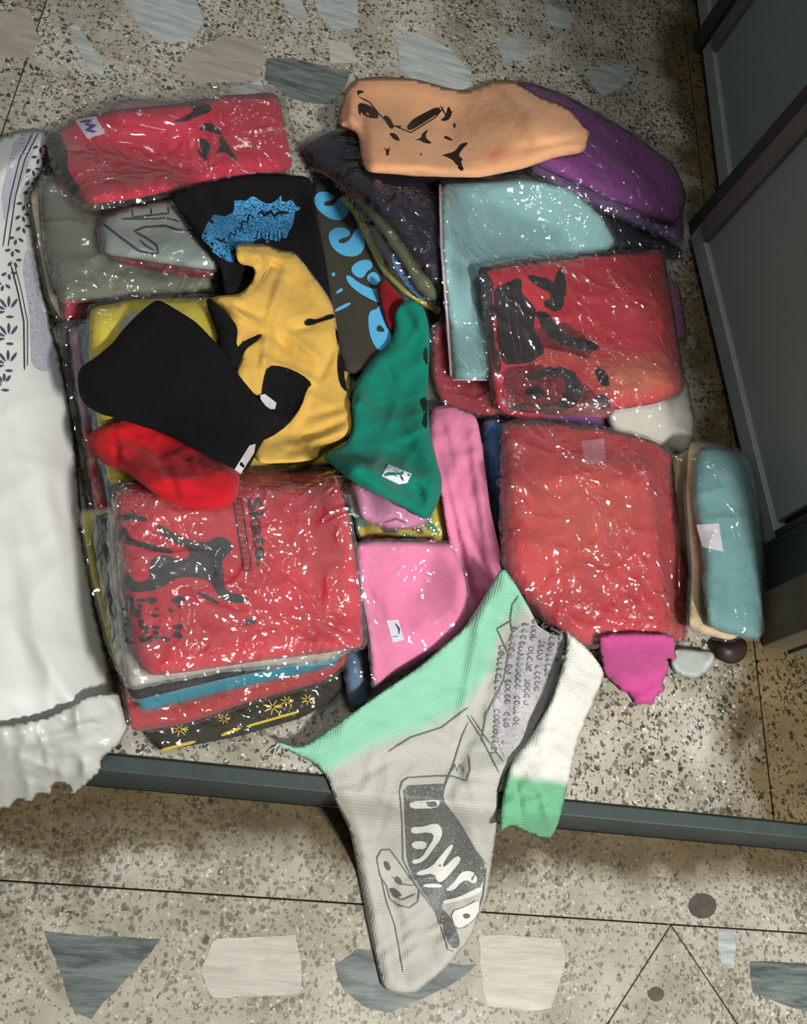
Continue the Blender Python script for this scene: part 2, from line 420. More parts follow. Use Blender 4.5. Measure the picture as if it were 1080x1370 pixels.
def blobs(host, name, polys, mat, parent, off=.0008, step=8, jag=0, joined=False, rounds=1):
    if not joined:
        for q, pts in enumerate(polys): blobs(host, name, [pts], mat, parent, off, step, jag, True, rounds)
        return
    """one print made of several patches"""
    VV = []; FF = []
    for q, pts in enumerate(polys):
        poly = outline(pts, step, rounds, jag, q); V, F = triang(poly, step); k = len(VV); VV += V.tolist(); FF += [[i + k for i in f] for f in F]
    V = np.array(VV); x, y, z = host.top(V[:, 0], V[:, 1]); z = z + off; x, y = P(V[:, 0], V[:, 1], z)
    W3 = np.stack([x, y, z], 1); F2 = []
    for a in FF:
        e1 = W3[a[1]] - W3[a[0]]; e2 = W3[a[2]] - W3[a[0]]; F2.append(a if e1[0] * e2[1] - e1[1] * e2[0] > 0 else a[::-1])
    o = link_mesh(name, W3, F2, mat, parent)
    if len(polys) > 1: o['kind'] = 'stuff'
    return o
def lettering(host, name, text, org, dx, dy, mat, parent, off=.0009, bold=.02):
    """dx: photo vector of one em along the line, dy: one em upwards"""
    c = bpy.data.curves.new(name, 'FONT'); c.body = text; c.offset = bold; c.resolution_u = 3
    t = bpy.data.objects.new('tmp', c); C.objects.link(t); dg = bpy.context.evaluated_depsgraph_get()
    me = t.evaluated_get(dg).to_mesh(); V = np.array([v.co[:2] for v in me.vertices]); F = [list(p.vertices) for p in me.polygons]
    t.evaluated_get(dg).to_mesh_clear(); bpy.data.objects.remove(t); bpy.data.curves.remove(c)
    uv = np.array(org) + V[:, :1] * np.array(dx) + V[:, 1:] * np.array(dy)
    x, y, z = host.top(uv[:, 0], uv[:, 1]); z = z + off; x, y = P(uv[:, 0], uv[:, 1], z)
    return link_mesh(name, np.stack([x, y, z], 1), F, mat, parent, smooth=False)
def Z(ox, oy, s, pts): return [(ox + a / s, oy + b / s) for a, b in pts]

def grow(pts, k):
    p = np.array(pts, float); A = p.mean(0); out = []
    n = len(p); area2 = np.sum(p[:, 0] * np.roll(p[:, 1], -1) - np.roll(p[:, 0], -1) * p[:, 1]); sg = 1 if area2 > 0 else -1
    for i in range(n):
        a, b, c = p[i - 1], p[i], p[(i + 1) % n]
        e1 = (b - a) / (np.linalg.norm(b - a) + 1e-9); e2 = (c - b) / (np.linalg.norm(c - b) + 1e-9)
        n1 = np.array([e1[1], -e1[0]]) * sg; n2 = np.array([e2[1], -e2[0]]) * sg
        q = n1 + n2; q /= np.linalg.norm(q) + 1e-9; out.append(tuple(b + q * k))
    return out

def garment(name, label, cat, pts, col, T=.012, group=None, colfn=None, weave=900, mat=None, build=True, **kw):
    s = Sheet(pts, T, **kw)
    m = mat or cloth(col, attr=colfn is not None, weave=weave)
    root = empty(name, s.base()); tag(root, label, cat, group or ('loose shirts on the heap' if name == 'loose_shirt' else None))
    s.root = root; s.cloth = s.build('fabric', m, root, colfn=colfn)
    return s
def simple(name, label, cat, pts, col, T=.012, group=None, colfn=None, weave=900, mat=None, **kw):
    s = Sheet(pts, T, **kw)
    m = mat or cloth(col, attr=colfn is not None, weave=weave)
    s.cloth = s.root = s.build(name, m, colfn=colfn); tag(s.root, label, cat, group or ('loose shirts on the heap' if name == 'loose_shirt' else None)); return s
def package(label, pts, col, T=.014, bag=5, bagpts=None, veil=.03, gl=1, bscale=1, bump=1, nc=10, group=None, colfn=None, seed=3, mat=None, camp=.0035, brough=.09, btint=(235, 235, 232), bnoise=.0012, deco=None, **kw):
    kw.setdefault('noise', .0012)
    s = Sheet(pts, T, seed=seed, **kw)
    m = mat or cloth(col, attr=colfn is not None)
    root = empty('packed_shirt', s.base()); tag(root, label, 'packed shirt', 'packed shirts in the heap'); s.root = root
    s.cloth = s.build('shirt', m, root, colfn=colfn, register=False)
    if deco: deco(s)
    bp = bagpts or grow(pts, bag)
    b = np.array(bp); box_ = (b[:, 0].min(), b[:, 1].min(), b[:, 0].max(), b[:, 1].max())
    f = Sheet.__new__(Sheet); f.__dict__.update(s.__dict__)
    f.poly = outline(bp, 7, 2, 1.2, seed); f.step = 7; f.V, f.F = triang(f.poly, 6.5)
    f.folds = creases(seed * 7 + 1, box_, nc, camp, 4.5); f.noise = bnoise; f.nf = mknoise(seed + 50, 22); f.T = T + .003; f.edge = s.edge + bag
    f.over = s; f.ovoff = .0022; f.ff = False
    # crinkles ride on top of the shirt as well
    base_top = Sheet.top
    def top(u, v, extra=0.0, f=f, s=s):
        x, y, z = base_top(f, u, v, extra)
        u = np.asarray(u, float); v = np.asarray(v, float)
        z = z + np.maximum(foldsum(f.folds, u, v) * .8, 0) + .0006 * np.abs(f.nf(u, v)) * 2
        x, y = P(u, v, z); return x, y, z
    f.top = top
    s.bag = f.build('plastic_bag', film(veil, gl, bscale, bump, brough, btint), root, open_=True)
    return s
# ------------------------------------------------------------------ the setting
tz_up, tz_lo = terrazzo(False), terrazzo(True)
grout = plain('dark_grout', (84, 78, 66), .9)
fl = box('floor', (-2.2, STEP_Y - .002, -.16), (2.2, 3.4, -.006), grout, struct=True)
JX = [-2.2, -1.62, -.3555, .912, 2.2]
JY = [STEP_Y - .001, 2.3, 3.4]
for a, b in zip(JX[:-1], JX[1:]):
    for c, d in zip(JY[:-1], JY[1:]):
        box('terrazzo_slab', (a + .0012, c + .0012, -.006), (b - .0012, d - .0012, 0), tz_up, fl, bev=.0006)
ZL = -STEP_H
f2 = box('floor', (-2.2, -1.6, ZL - .06), (2.2, STEP_Y - .022, ZL - .006), grout, struct=True)
YJ = .0165
for a, b in zip([-2.2, -.9, 2.2][:-1], [-2.2, -.9, 2.2][1:]):
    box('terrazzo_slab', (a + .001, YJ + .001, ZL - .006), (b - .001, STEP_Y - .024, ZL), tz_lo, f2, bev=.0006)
# near row, parted by the two slanting joints
def lo(u, v): 
    x, y = P(u, v, ZL); return float(x), float(y)
j0 = lo(898, 1238); ja = lo(812, 1372); jb = lo(988, 1372)
def ext(a, b, y):
    t = (y - a[1]) / (b[1] - a[1]); return a[0] + (b[0] - a[0]) * t
yn = -.6; g_ = .0012
xa = ext(j0, ja, yn); xb = ext(j0, jb, yn); x0 = j0[0]
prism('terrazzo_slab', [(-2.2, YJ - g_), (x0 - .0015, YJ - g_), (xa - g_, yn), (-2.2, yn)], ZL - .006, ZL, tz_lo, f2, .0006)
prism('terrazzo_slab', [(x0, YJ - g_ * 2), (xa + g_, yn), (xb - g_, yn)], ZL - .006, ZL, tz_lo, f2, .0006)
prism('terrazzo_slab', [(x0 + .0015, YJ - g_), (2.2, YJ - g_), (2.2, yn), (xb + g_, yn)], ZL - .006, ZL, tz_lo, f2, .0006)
# dark marble riser of the step
box('trim_1', (-2.2, STEP_Y - .022, ZL - .006), (2.2, STEP_Y - .002, -.0005), plain('dark_green_marble', (40, 55, 52), .6, var=.25, scale=22), bev=.002, struct=True)
LG, DG, BG = ((138, 145, 142), (176, 181, 178)), ((56, 64, 62), (110, 118, 114)), ((138, 130, 116), (160, 153, 138))
mb = {k: [marble(*c, a) for a in (.3, 1.1, -.5)] for k, c in (('L', LG), ('D', DG), ('B', BG), ('W', ((160, 156, 144), (186, 182, 170))))}
def shard(kind, pts, z, par, k=0):
    p = outline(pts, 18, 1, 1.6, k + 5, cut=3); x, y = P(p[:, 0], p[:, 1], z)
    o = prism('marble_piece', list(zip(x, y)), z - .002, z + .0005, mb[kind][k % 3], par)
for k, (kd, pts) in enumerate([
    ('L', [(165, 0), (262, -8), (272, 30), (258, 55), (225, 58), (190, 40)]), ('L', [(92, 33), (108, 38), (142, 92), (136, 106), (112, 82)]),
    ('B', [(250, 72), (300, 47), (350, 55), (356, 82), (344, 108), (262, 112), (238, 92)]), ('D', [(356, 76), (396, 80), (472, 96), (456, 128), (438, 141), (386, 130), (352, 106)]),
    ('L', [(370, -5), (400, -10), (415, 28), (402, 34)]), ('L', [(418, -8), (482, -5), (478, 38), (440, 40), (425, 20)]), ('L', [(530, 52), (550, 40), (600, 64), (634, 100), (628, 124), (560, 116), (536, 92)]),
    ('L', [(664, 58), (698, 42), (714, 64), (702, 84), (672, 82)]), ('L', [(728, 4), (768, 18), (762, 42), (734, 34)]), ('L', [(780, 96), (830, 84), (846, 110), (804, 132)]),
    ('L', [(305, 118), (352, 108), (356, 124), (318, 134)]), ('W', [(440, 52), (470, 60), (480, 88), (440, 82)]), ('B', [(0, 20), (40, 10), (55, 60), (30, 80), (-10, 70)])]):
    shard(kd, pts, 0, fl, k)
for k, (kd, pts) in enumerate([
    ('D', [(59, 1244), (110, 1252), (218, 1257), (180, 1300), (141, 1340), (120, 1364), (98, 1352)]), ('W', [(285, 1257), (398, 1250), (404, 1330), (282, 1334), (268, 1300)]),
    ('D', [(448, 1292), (480, 1268), (560, 1290), (642, 1290), (600, 1320), (520, 1356), (488, 1346), (460, 1326)]), ('W', [(640, 1250), (752, 1256), (757, 1290), (738, 1352), (648, 1346)]),
    ('D', [(1003, 1286), (1085, 1290), (1085, 1358), (1055, 1346), (1003, 1326)]), ('L', [(960, 1244), (986, 1248), (982, 1300), (964, 1292)])]):
    shard(kd, pts, ZL, f2, k)
for (u, v, r) in ((940, 1212, 19), (878, 1330, 11)):
    t = np.linspace(0, 6.283, 20)[:-1]; x, y = P(u + r * np.cos(t), v + r * .9 * np.sin(t), ZL)
    prism('stain', list(zip(x, y)), ZL - .001, ZL + .0004, plain('dark_spot', (62, 52, 44), .6, var=.5, scale=60), f2)

# ------------------------------------------------------------------ cupboard doors on the right
pan = plain('grey_panel', (122, 132, 127), .6, var=.06, scale=400); pan2 = plain('grey_panel_far', (112, 128, 122), .6, var=.06, scale=300)
alu = plain('silver_rail', (150, 158, 156), .45, .3); brn = plain('brown_grey_stile', (92, 86, 82), .55); drk = plain('dark_frame_and_shade', (40, 40, 36), .6)
XW = .945; HD = 2.0
wl = box('wall_right', (XW + .03, .42, -.0), (XW + .12, 3.3, 2.6), plain('painted_cement', (92, 86, 72), .9, bump=.001), struct=True)
def door(name, a, b, pm, stile_m):
    """leaf from floor point a (far end) to b (near end), facing the room"""
    a = np.array(a); b = np.array(b); t = (b - a) / np.linalg.norm(b - a); L = np.linalg.norm(b - a)
    nrm = np.array([t[1], -t[0]]); nrm = nrm if nrm[0] > 0 else -nrm     # away from the room
    root = empty(name, (a[0], a[1], 0)); root['kind'] = 'structure'
    def bar(nm, s0, s1, d0, d1, z0, z1, m):
        q = [a + t * s0 + nrm * d0, a + t * s1 + nrm * d0, a + t * s1 + nrm * d1, a + t * s0 + nrm * d1]
        prism(nm, q, z0, z1, m, root, .0015)
    bar('panel', .03, L - .03, .008, .022, .03, HD, pm)
    bar('bottom_rail', .0, L, -.002, .026, .012, .045, alu)
    bar('stile', 0, .042, -.004, .028, .045, HD, stile_m); bar('stile', L - .012, L, -.004, .028, .045, HD, drk)
    return root
door('door_1', (.862, 1.235), (.944, .60), pan, brn)
door('door_2', (.943, 1.79), (.943, 1.285), pan2, brn)
door('door_3', (.945, 2.46), (.945, 1.85), pan2, brn)
box('trim_2', (.868, 1.242, 0), (XW + .03, 1.283, 2.1), drk, bev=.002, struct=True)  # post kept dark in place of the shadow strip behind the door edge
box('trim_3', (.930, 1.795, 0), (XW + .03, 1.845, 2.1), drk, bev=.002, struct=True)
box('trim_4', (.935, .515, 0), (XW + .03, .597, 2.1), plain('dark_green_frame', (34, 42, 39), .5), bev=.003, struct=True)
box('trim_5', (.925, .425, 0), (XW + .03, .512, 2.1), plain('brown_jamb', (84, 72, 54), .85, var=.3, scale=14, bump=.002), bev=.004, struct=True)

cb = box('shade_blocker', (.58, 2.12, 0), (XW + .03, 2.7, 2.3), plain('brown_blocker', (70, 60, 52), .6), bev=.004, struct=True)  # tall cupboard added out of view to shade the floor by the doors
# ------------------------------------------------------------------ white bale sack at the left
def sackcol(u, v):
    c = np.tile(np.array(lin((214, 214, 208))), (len(u), 1)); return c
white_sack = plain('white_polysack', (206, 207, 203), .62, var=.05, scale=9, spec=.3)
WS = garment('white_sack', 'long stuffed white sack lying left of the clothes, floral border printed on its upper end', 'sack',
    [(-150, 200), (0, 184), (30, 174), (62, 172), (66, 200), (52, 235), (40, 268), (48, 330), (60, 400), (78, 470), (96, 540), (104, 620), (112, 720), (128, 820), (150, 900), (168, 965), (160, 985), (100, 1000), (0, 1010), (-150, 1010)],
    None, T=.085, mat=white_sack, edge=90, conf=6, step=6, noise=.002, wl=120, seed=11, rise=.12, crumple=.0028, cwl=150,
    folds=[(0, 560, 60, 740, -.006, 14), (60, 600, 90, 800, .006, 16), (20, 820, 110, 960, .006, 12), (40, 200, 20, 480, -.004, 10), (0, 700, 50, 960, -.004, 16), (70, 640, 85, 700, -.005, 9)])
hem = Sheet([(-150, 975), (0, 972), (60, 962), (120, 930), (160, 925), (176, 965), (165, 990), (136, 1016), (134, 1030), (118, 1046), (97, 1064), (92, 1050), (70, 1048), (66, 1066), (52, 1060), (40, 1074), (20, 1070), (12, 1084), (-150, 1085)], .004, edge=7, conf=6, step=4.2, noise=.003, wl=50, seed=5, jag=1.4, rounds=1, crumple=.010, cwl=70,
    folds=creases(3, (-60, 985, 150, 1055), 26, .007, 5, (20, 70)) + [(30, 1000, 150, 965, .012, 9), (0, 1010, 120, 990, -.006, 6)], off=.004)
hem.build('crumpled_hem', plain('white_poly_hem', (186, 187, 180), .38, var=.08, scale=20, spec=.5), WS.root)
ink = printmat((84, 92, 106)); ink2 = printmat((46, 52, 62))
ln = []
# border lines and leaf motifs
for off_ in (0, 7): ln.append((1.6, [(44 + off_, 178), (26 + off_, 214), (14 + off_, 262), (4 + off_, 330)]))
ln.append((2.0, [(15, 355), (24, 390), (32, 430), (33, 495)])); ln.append((1.2, [(20, 355), (29, 390), (37, 430), (37, 490)]))
lf = []
def leaf(x, y, a, r, w):
    c_, s_ = math.cos(a), math.sin(a); return [(x + c_ * r * .15 - s_ * 0, y + s_ * r * .15), (x + c_ * r * .6 - s_ * w, y + s_ * r * .6 + c_ * w), (x + c_ * r, y + s_ * r), (x + c_ * r * .6 + s_ * w, y + s_ * r * .6 - c_ * w)]
for (cx, cy, r) in ((20, 412, 22), (20, 448, 22), (19, 484, 22), (14, 510, 16), (-4, 430, 16)):
    for a in (-3.3, -2.75, -2.2, -1.57, -.95): lf.append(leaf(cx - 8, cy + 4, a, r, 2.6))
    lf.append(leaf(cx - 16, cy + 12, 0, 16, 2.4))
for k in range(13):
    t = k / 12; x = 54 - 46 * t + 3 * math.sin(k * 2); y = 194 + 185 * t
    for a in (.3, 1.5, 2.7): lf.append(leaf(x, y, a + .35 * math.sin(k * 1.7), 12, 2.6))
for k in range(26):
    ln.append((1.1, [(27 + k * .9 - (k % 3), 182 + k * 5), (33 + k * .6, 180 + k * 5)]))
WSf = WS.cloth
strokes(WS, 'border_lines', ln, ink2, WSf, off=.0012)
blobs(WS, 'floral_print', lf, printmat((70, 78, 92)), WSf, off=.0014, step=4, joined=True)
decal(WS, 'border_print', [(20, 186), (44, 177), (56, 180), (40, 215), (22, 262), (6, 300), (2, 260)], printmat((176, 180, 188), .36, (130, 138, 150)), WSf, off=.0008)
def bcol(u, v):
    return np.tile(np.array(lin((150, 158, 174))), (len(u), 1))
decal(WS, 'border_print', [(36, 330), (44, 345), (54, 400), (70, 470), (66, 500), (42, 490), (40, 420), (30, 360)], printmat((176, 180, 188), .40, (120, 128, 144)), WSf, off=.0009)

# ------------------------------------------------------------------ lower layers of the heap
GRP = 'packed shirts buried in the heap'
def fill(label, pts, col, T, zr, n):
    """pieces below: outline as seen at the heap's top, set straight down"""
    p = np.array(pts, float); x, y = P(p[:, 0], p[:, 1], zr)
    # back to where the photo would see it at its own height
    zz = float(np.mean(samp(blur(dil(Hm, 1), 5), x, y))) + T
    r = np.stack([x, y, np.full(len(x), zz - CAMH)], 1)        # world -> camera
    cu = r[:, 0] * Rv[0] + r[:, 1] * Fv[0] - r[:, 2] * Nv[0]; cv = r[:, 0] * Rv[1] + r[:, 1] * Fv[1] - r[:, 2] * Nv[1]; cw = r[:, 0] * Rv[2] + r[:, 1] * Fv[2] - r[:, 2] * Nv[2]
    q = list(zip(W / 2 + FPX * cu / cw, HPX / 2 + FPX * cv / cw))
    return package(label, q, col, T=T, seed=n, nc=0, conf=7)
RC = [(690, 590), (880, 610), (905, 850), (760, 860), (690, 750)]
RT = [(655, 370), (880, 345), (905, 520), (830, 545), (670, 545)]
fill('white packed shirt at the very bottom of the lower right stack', RC, (190, 186, 176), .030, .11, 101)
fill('maroon packed shirt second from the bottom of the lower right stack', grow(RC, 3), (120, 40, 46), .028, .11, 102)
fill('grey packed shirt third from the bottom of the lower right stack', grow(RC, -3), (120, 120, 116), .024, .11, 103)
fill('black packed shirt at the very bottom of the upper right stack', RT, (30, 30, 34), .030, .11, 104)
fill('violet packed shirt in the middle of the upper right stack', grow(RT, 4), (110, 60, 120), .028, .11, 105)
fill('dark blue packed shirt at the bottom of the far middle stack', [(470, 180), (800, 190), (860, 250), (800, 320), (600, 400), (520, 320)], (34, 36, 60), .030, .08, 106)
fill('grey packed shirt at the bottom of the middle stack', [(300, 300), (560, 300), (620, 560), (600, 700), (330, 700), (260, 480)], (110, 110, 104), .030, .07, 107)
fill('pink packed shirt low in the middle stack, below the loose shirts', [(470, 560), (640, 560), (670, 740), (600, 860), (500, 880), (470, 740)], (214, 120, 160), .030, .08, 108)

PK = {}
# --- left column, upper
package('beige packed shirt lowest in the upper left stack, its edge beside the white sack', [(40, 262), (48, 250), (150, 240), (270, 280), (280, 400), (84, 432), (66, 400), (54, 340)], (176, 164, 142), T=.018, seed=21, conf=4)
package('red packed shirt with a bulging red end under the olive one', [(84, 396), (95, 300), (288, 300), (300, 388), (280, 396), (150, 403), (128, 412), (108, 432), (86, 432)], (196, 52, 62), T=.018, seed=22, conf=4,
        colfn=lambda u, v: np.tile(np.array(lin((186, 44, 54))), (len(u), 1)))
# --- left column, middle (thin edges showing left of the yellow package)
package('dark brown packed shirt lowest in the middle left stack', [(78, 436), (100, 430), (300, 420), (300, 650), (124, 690), (108, 600), (92, 520)], (66, 58, 46), T=.016, seed=23, conf=4, bag=3)
package('mauve packed shirt second lowest in the middle left stack', [(92, 438), (300, 425), (310, 655), (130, 694), (116, 600), (102, 520)], None, T=.014, seed=24, conf=4, bag=3,
        colfn=lambda u, v: np.where((v > 570)[:, None], np.array(lin((176, 70, 76))), np.array(lin((160, 128, 142)))))
package('slate blue packed shirt just below the yellow one', [(106, 430), (300, 420), (320, 640), (146, 676), (130, 600), (116, 520)], (104, 140, 156), T=.014, seed=25, conf=4, bag=3)
# --- left column, lower
def gold(s):
    g = printmat((206, 178, 50), gloss=.25)
    fl_ = []
    for (cx, cy, r) in ((365, 946, 13), (384, 938, 9), (240, 976, 12), (412, 936, 9), (300, 962, 8)):
        for a in np.linspace(0, 6.0, 8): fl_.append((2.6, [(cx + 2 * math.cos(a), cy + 2 * math.sin(a)), (cx + r * math.cos(a), cy + r * .8 * math.sin(a))]))
    fl_ += [(4, [(215, 1004), (262, 992)]), (4, [(296, 984), (322, 974)]), (3, [(330, 972), (400, 952)])]
    strokes(s, 'gold_print', fl_, g, s.cloth)
package('olive brown packed shirt with gold leaf print, bottommost of the lower left stack', [(190, 700), (470, 690), (470, 905), (446, 938), (400, 962), (320, 985), (212, 1006), (198, 985)], (44, 41, 30), T=.022, seed=31, deco=gold, veil=.02, gl=.8, conf=3)
package('steel blue packed shirt on edge beside the pink package', [(455, 860), (492, 868), (498, 925), (486, 946), (470, 950), (462, 905)], (84, 116, 142), T=.018, seed=32, conf=3, bag=2)
package('dull red packed shirt directly on the gold printed one', [(162, 690), (470, 680), (464, 888), (432, 912), (330, 940), (250, 968), (176, 980), (162, 900)], (168, 52, 56), T=.018, seed=33, conf=3)
package('yellow packed shirt whose edge shows along the white sack', [(107, 684), (250, 672), (330, 840), (300, 890), (164, 908), (146, 862), (122, 770)], (196, 184, 66), T=.016, seed=34, conf=3, bag=4, veil=.12)
package('turquoise packed shirt, a thin line in the lower left stack', [(148, 690), (470, 670), (455, 886), (440, 893), (300, 925), (190, 953), (178, 930), (160, 800)], (40, 132, 152), T=.014, seed=35, conf=3, gl=1.3)
package('black packed shirt under the grey one in the lower left stack', [(124, 692), (140, 686), (460, 680), (470, 868), (455, 876), (300, 908), (178, 938), (165, 905), (140, 790)], (26, 34, 34), T=.014, seed=36, conf=3)
package('light grey packed shirt directly under the red dancer package', [(146, 672), (470, 660), (476, 860), (440, 884), (300, 895), (172, 920), (164, 880), (150, 760)], (186, 180, 168), T=.012, seed=37, conf=3, veil=.16, gl=1.2)
# --- olive and mint packages top left
package('khaki packed shirt in a wide shiny bag under the mint one', [(56, 244), (82, 230), (240, 262), (306, 350), (300, 390), (200, 396), (82, 402), (64, 340)], (112, 116, 98), T=.02, seed=41, conf=4, veil=.05, bscale=.8, gl=1.1, nc=16)
package('dark red packed shirt, thin line under the mint one', [(140, 325), (297, 345), (299, 372), (240, 370), (150, 350)], (120, 30, 40), T=.010, seed=42, conf=3, bag=3)
def hand(s):
    k = printmat((44, 54, 50)); L_ = [(3.2, Z(0, 0, 2.7, [(375, 810), (440, 860), (500, 905), (545, 917), (572, 915), (566, 885), (530, 860), (485, 835), (520, 820), (600, 815), (640, 830), (690, 832)])),
        (2.6, Z(0, 0, 2.7, [(475, 752), (482, 785), (610, 770), (606, 742)])), (2.6, Z(0, 0, 2.7, [(378, 815), (430, 850)])), (2.2, Z(0, 0, 2.7, [(545, 750), (548, 778)])),
        (2.6, Z(0, 0, 2.7, [(440, 790), (560, 790), (600, 786), (650, 800)])), (2.4, Z(0, 0, 2.7, [(500, 860), (530, 890), (560, 905)]))]
    strokes(s, 'hand_print', L_, k, s.cloth)
package('mint grey packed shirt with a line drawn hand print', [(132, 292), (170, 275), (232, 262), (262, 300), (298, 346), (292, 362), (240, 356), (180, 346), (138, 340)], (150, 164, 156), T=.012, seed=43, conf=4, deco=hand, veil=.04, bscale=.7, gl=.9)
# --- yellow package below the black shirt
package('bright yellow packed shirt under the loose black shirt', [(120, 412), (180, 400), (300, 398), (440, 470), (470, 490), (470, 600), (440, 622), (340, 630), (200, 640), (146, 650), (130, 560), (118, 470)], (216, 196, 52), T=.016, seed=44, conf=5, veil=.04, gl=.7,
        deco=lambda s: decal(s, 'print', [(158, 440), (166, 424), (186, 414), (188, 430), (170, 448)], printmat((176, 170, 168)), s.cloth))
# --- far middle stack
package('maroon packed shirt corner between the red package and the dark blue one', [(396, 196), (450, 172), (520, 200), (440, 236)], (130, 34, 44), T=.012, seed=51, conf=4, bag=4)
def boss(s):
    b = printmat((84, 170, 214)); q = (400, 230, 5.27)
    blobs(s, 'lettering', [Z(*q, p) for p in (
        [(105, 190), (130, 145), (180, 138), (230, 150), (255, 185), (230, 200), (190, 205), (172, 225), (190, 242), (235, 240), (262, 215), (285, 180), (310, 180), (335, 230), (350, 280), (335, 320), (290, 342), (230, 335), (170, 300), (120, 250)],
        [(210, 430), (250, 395), (300, 390), (340, 400), (362, 430), (355, 455), (310, 465), (275, 485), (290, 505), (330, 500), (365, 470), (390, 420), (415, 395), (445, 430), (470, 480), (460, 540), (430, 585), (370, 600), (300, 585), (240, 540), (212, 480)],
        [(365, 680), (400, 640), (450, 620), (500, 620), (520, 650), (515, 680), (480, 700), (460, 740), (430, 750), (385, 725)],
        [(475, 740), (520, 700), (560, 720), (580, 790), (540, 800), (500, 785)],
        [(328, 730), (360, 730), (420, 780), (500, 820), (560, 830), (590, 860), (590, 910), (565, 925), (500, 895), (420, 850), (350, 790)],
        [(490, 1010), (510, 975), (545, 970), (575, 930), (600, 960), (630, 1030), (625, 1060), (650, 1130), (650, 1220), (610, 1240), (590, 1270), (550, 1250), (510, 1180), (490, 1090)],
        [(250, 970), (355, 915), (370, 935), (260, 990)], [(255, 850), (300, 815), (315, 835), (270, 860)], [(230, 715), (250, 705), (258, 730), (238, 740)])], b, s.cloth, step=5)
    blobs(s, 'letter_counter', [Z(*q, [(548, 1092), (570, 1075), (605, 1110), (600, 1130), (550, 1125)])], cloth((52, 50, 42)), s.cloth, off=.0011, step=4)
d2 = garment('loose_shirt', 'dark olive shirt with big sky blue letters in the middle', 'shirt', [(418, 238), (450, 242), (485, 262), (520, 330), (545, 400), (530, 440), (522, 488), (500, 500), (462, 500), (440, 430), (420, 330)], (58, 55, 46), T=.010, conf=5, step=7, noise=.001, seed=52)
boss(d2)
package('yellow edged packed shirt under the dark blue ones', [(452, 262), (476, 290), (488, 318), (512, 366), (542, 394), (592, 424), (600, 330), (540, 240)], (206, 196, 92), T=.010, seed=53, conf=4, bag=2)
def bl(s): blobs(s, 'blue_print', [[(522, 340), (534, 338), (548, 360), (570, 392), (568, 404), (548, 388), (530, 362)]], printmat((60, 130, 190), .45, (18, 22, 30)), s.cloth)
package('black packed shirt with a little blue print beside the yellow edge', [(462, 264), (486, 290), (496, 316), (518, 358), (546, 386), (592, 416), (600, 330), (540, 240)], (24, 26, 28), T=.014, seed=54, conf=4, bag=3, gl=1.5, deco=bl, nc=20)
package('olive green packed shirt, narrow edge below the dark blue top one', [(412, 224), (440, 236), (492, 286), (532, 340), (562, 392), (580, 404), (592, 390), (596, 300), (500, 200)], (92, 98, 66), T=.012, seed=55, conf=4, bag=2, gl=.8)
package('dark blue packed shirt on top between the orange shirt and the blue letters', [(402, 198), (446, 174), (500, 176), (596, 236), (592, 386), (566, 356), (522, 296), (486, 262), (430, 228)], (26, 24, 44), T=.014, seed=56, conf=5, bag=4, gl=.7, veil=.015, nc=12)
# --- purple packages
package('navy packed shirt edge under the purple ones', [(620, 200), (720, 190), (830, 260), (905, 322), (916, 344), (830, 345), (730, 270), (640, 245)], (30, 28, 44), T=.020, seed=61, conf=5, bag=4, gl=1.5, nc=16)
package('lavender purple packed shirt, lower of the two purple ones', [(690, 150), (760, 150), (860, 200), (914, 260), (914, 332), (900, 322), (800, 276), (712, 230), (696, 200)], (120, 84, 140), T=.020, seed=62, conf=5, bag=4, gl=1.4)
package('bright purple packed shirt on top beside the orange shirt', [(684, 112), (704, 108), (760, 128), (850, 180), (904, 222), (920, 262), (908, 300), (880, 292), (800, 258), (712, 218), (690, 180)], (128, 52, 130), T=.018, seed=63, conf=5, bag=4, veil=.03, gl=.6, nc=3,
        folds=[(700, 130, 900, 270, .002, 10), (690, 160, 890, 290, -.002, 8)])
# --- right stack
fillw = package('off white packed shirt peeking out between the two big red packages', [(800, 500), (918, 500), (930, 560), (928, 604), (905, 606), (820, 580)], (196, 192, 180), T=.014, seed=71, conf=6, bag=3, gl=.6, veil=.05)
package('magenta packed shirt corner beside the dark red picture package', [(870, 370), (908, 376), (921, 452), (904, 460), (870, 440)], (150, 56, 120), T=.012, seed=72, conf=5, bag=3)
package('small crimson packed shirt under the pale turquoise one', [(580, 440), (600, 425), (668, 470), (668, 556), (640, 556), (590, 540), (576, 500)], (180, 48, 62), T=.014, seed=73, conf=5, gl=1.2)
package('pale turquoise packed shirt with a pink lined edge, upper middle', [(590, 242), (700, 238), (764, 252), (806, 290), (826, 326), (800, 350), (700, 380), (664, 420), (660, 508), (606, 508), (600, 430), (592, 330)], (142, 188, 190), T=.014, seed=74, conf=6, bag=4, nc=18, gl=1.0,
        deco=lambda s: strokes(s, 'piping', [(3.0, [(589, 246), (591, 330), (599, 430), (604, 504)]), (2.2, [(606, 508), (655, 508)])], printmat((200, 170, 176)), s.cloth, off=.001))
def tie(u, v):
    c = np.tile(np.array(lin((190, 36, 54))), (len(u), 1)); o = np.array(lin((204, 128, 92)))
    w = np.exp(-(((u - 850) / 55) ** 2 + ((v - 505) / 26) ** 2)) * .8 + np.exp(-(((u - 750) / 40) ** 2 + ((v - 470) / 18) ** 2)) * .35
    w = np.clip(w, 0, 1)[:, None]; return c * (1 - w) + o * w
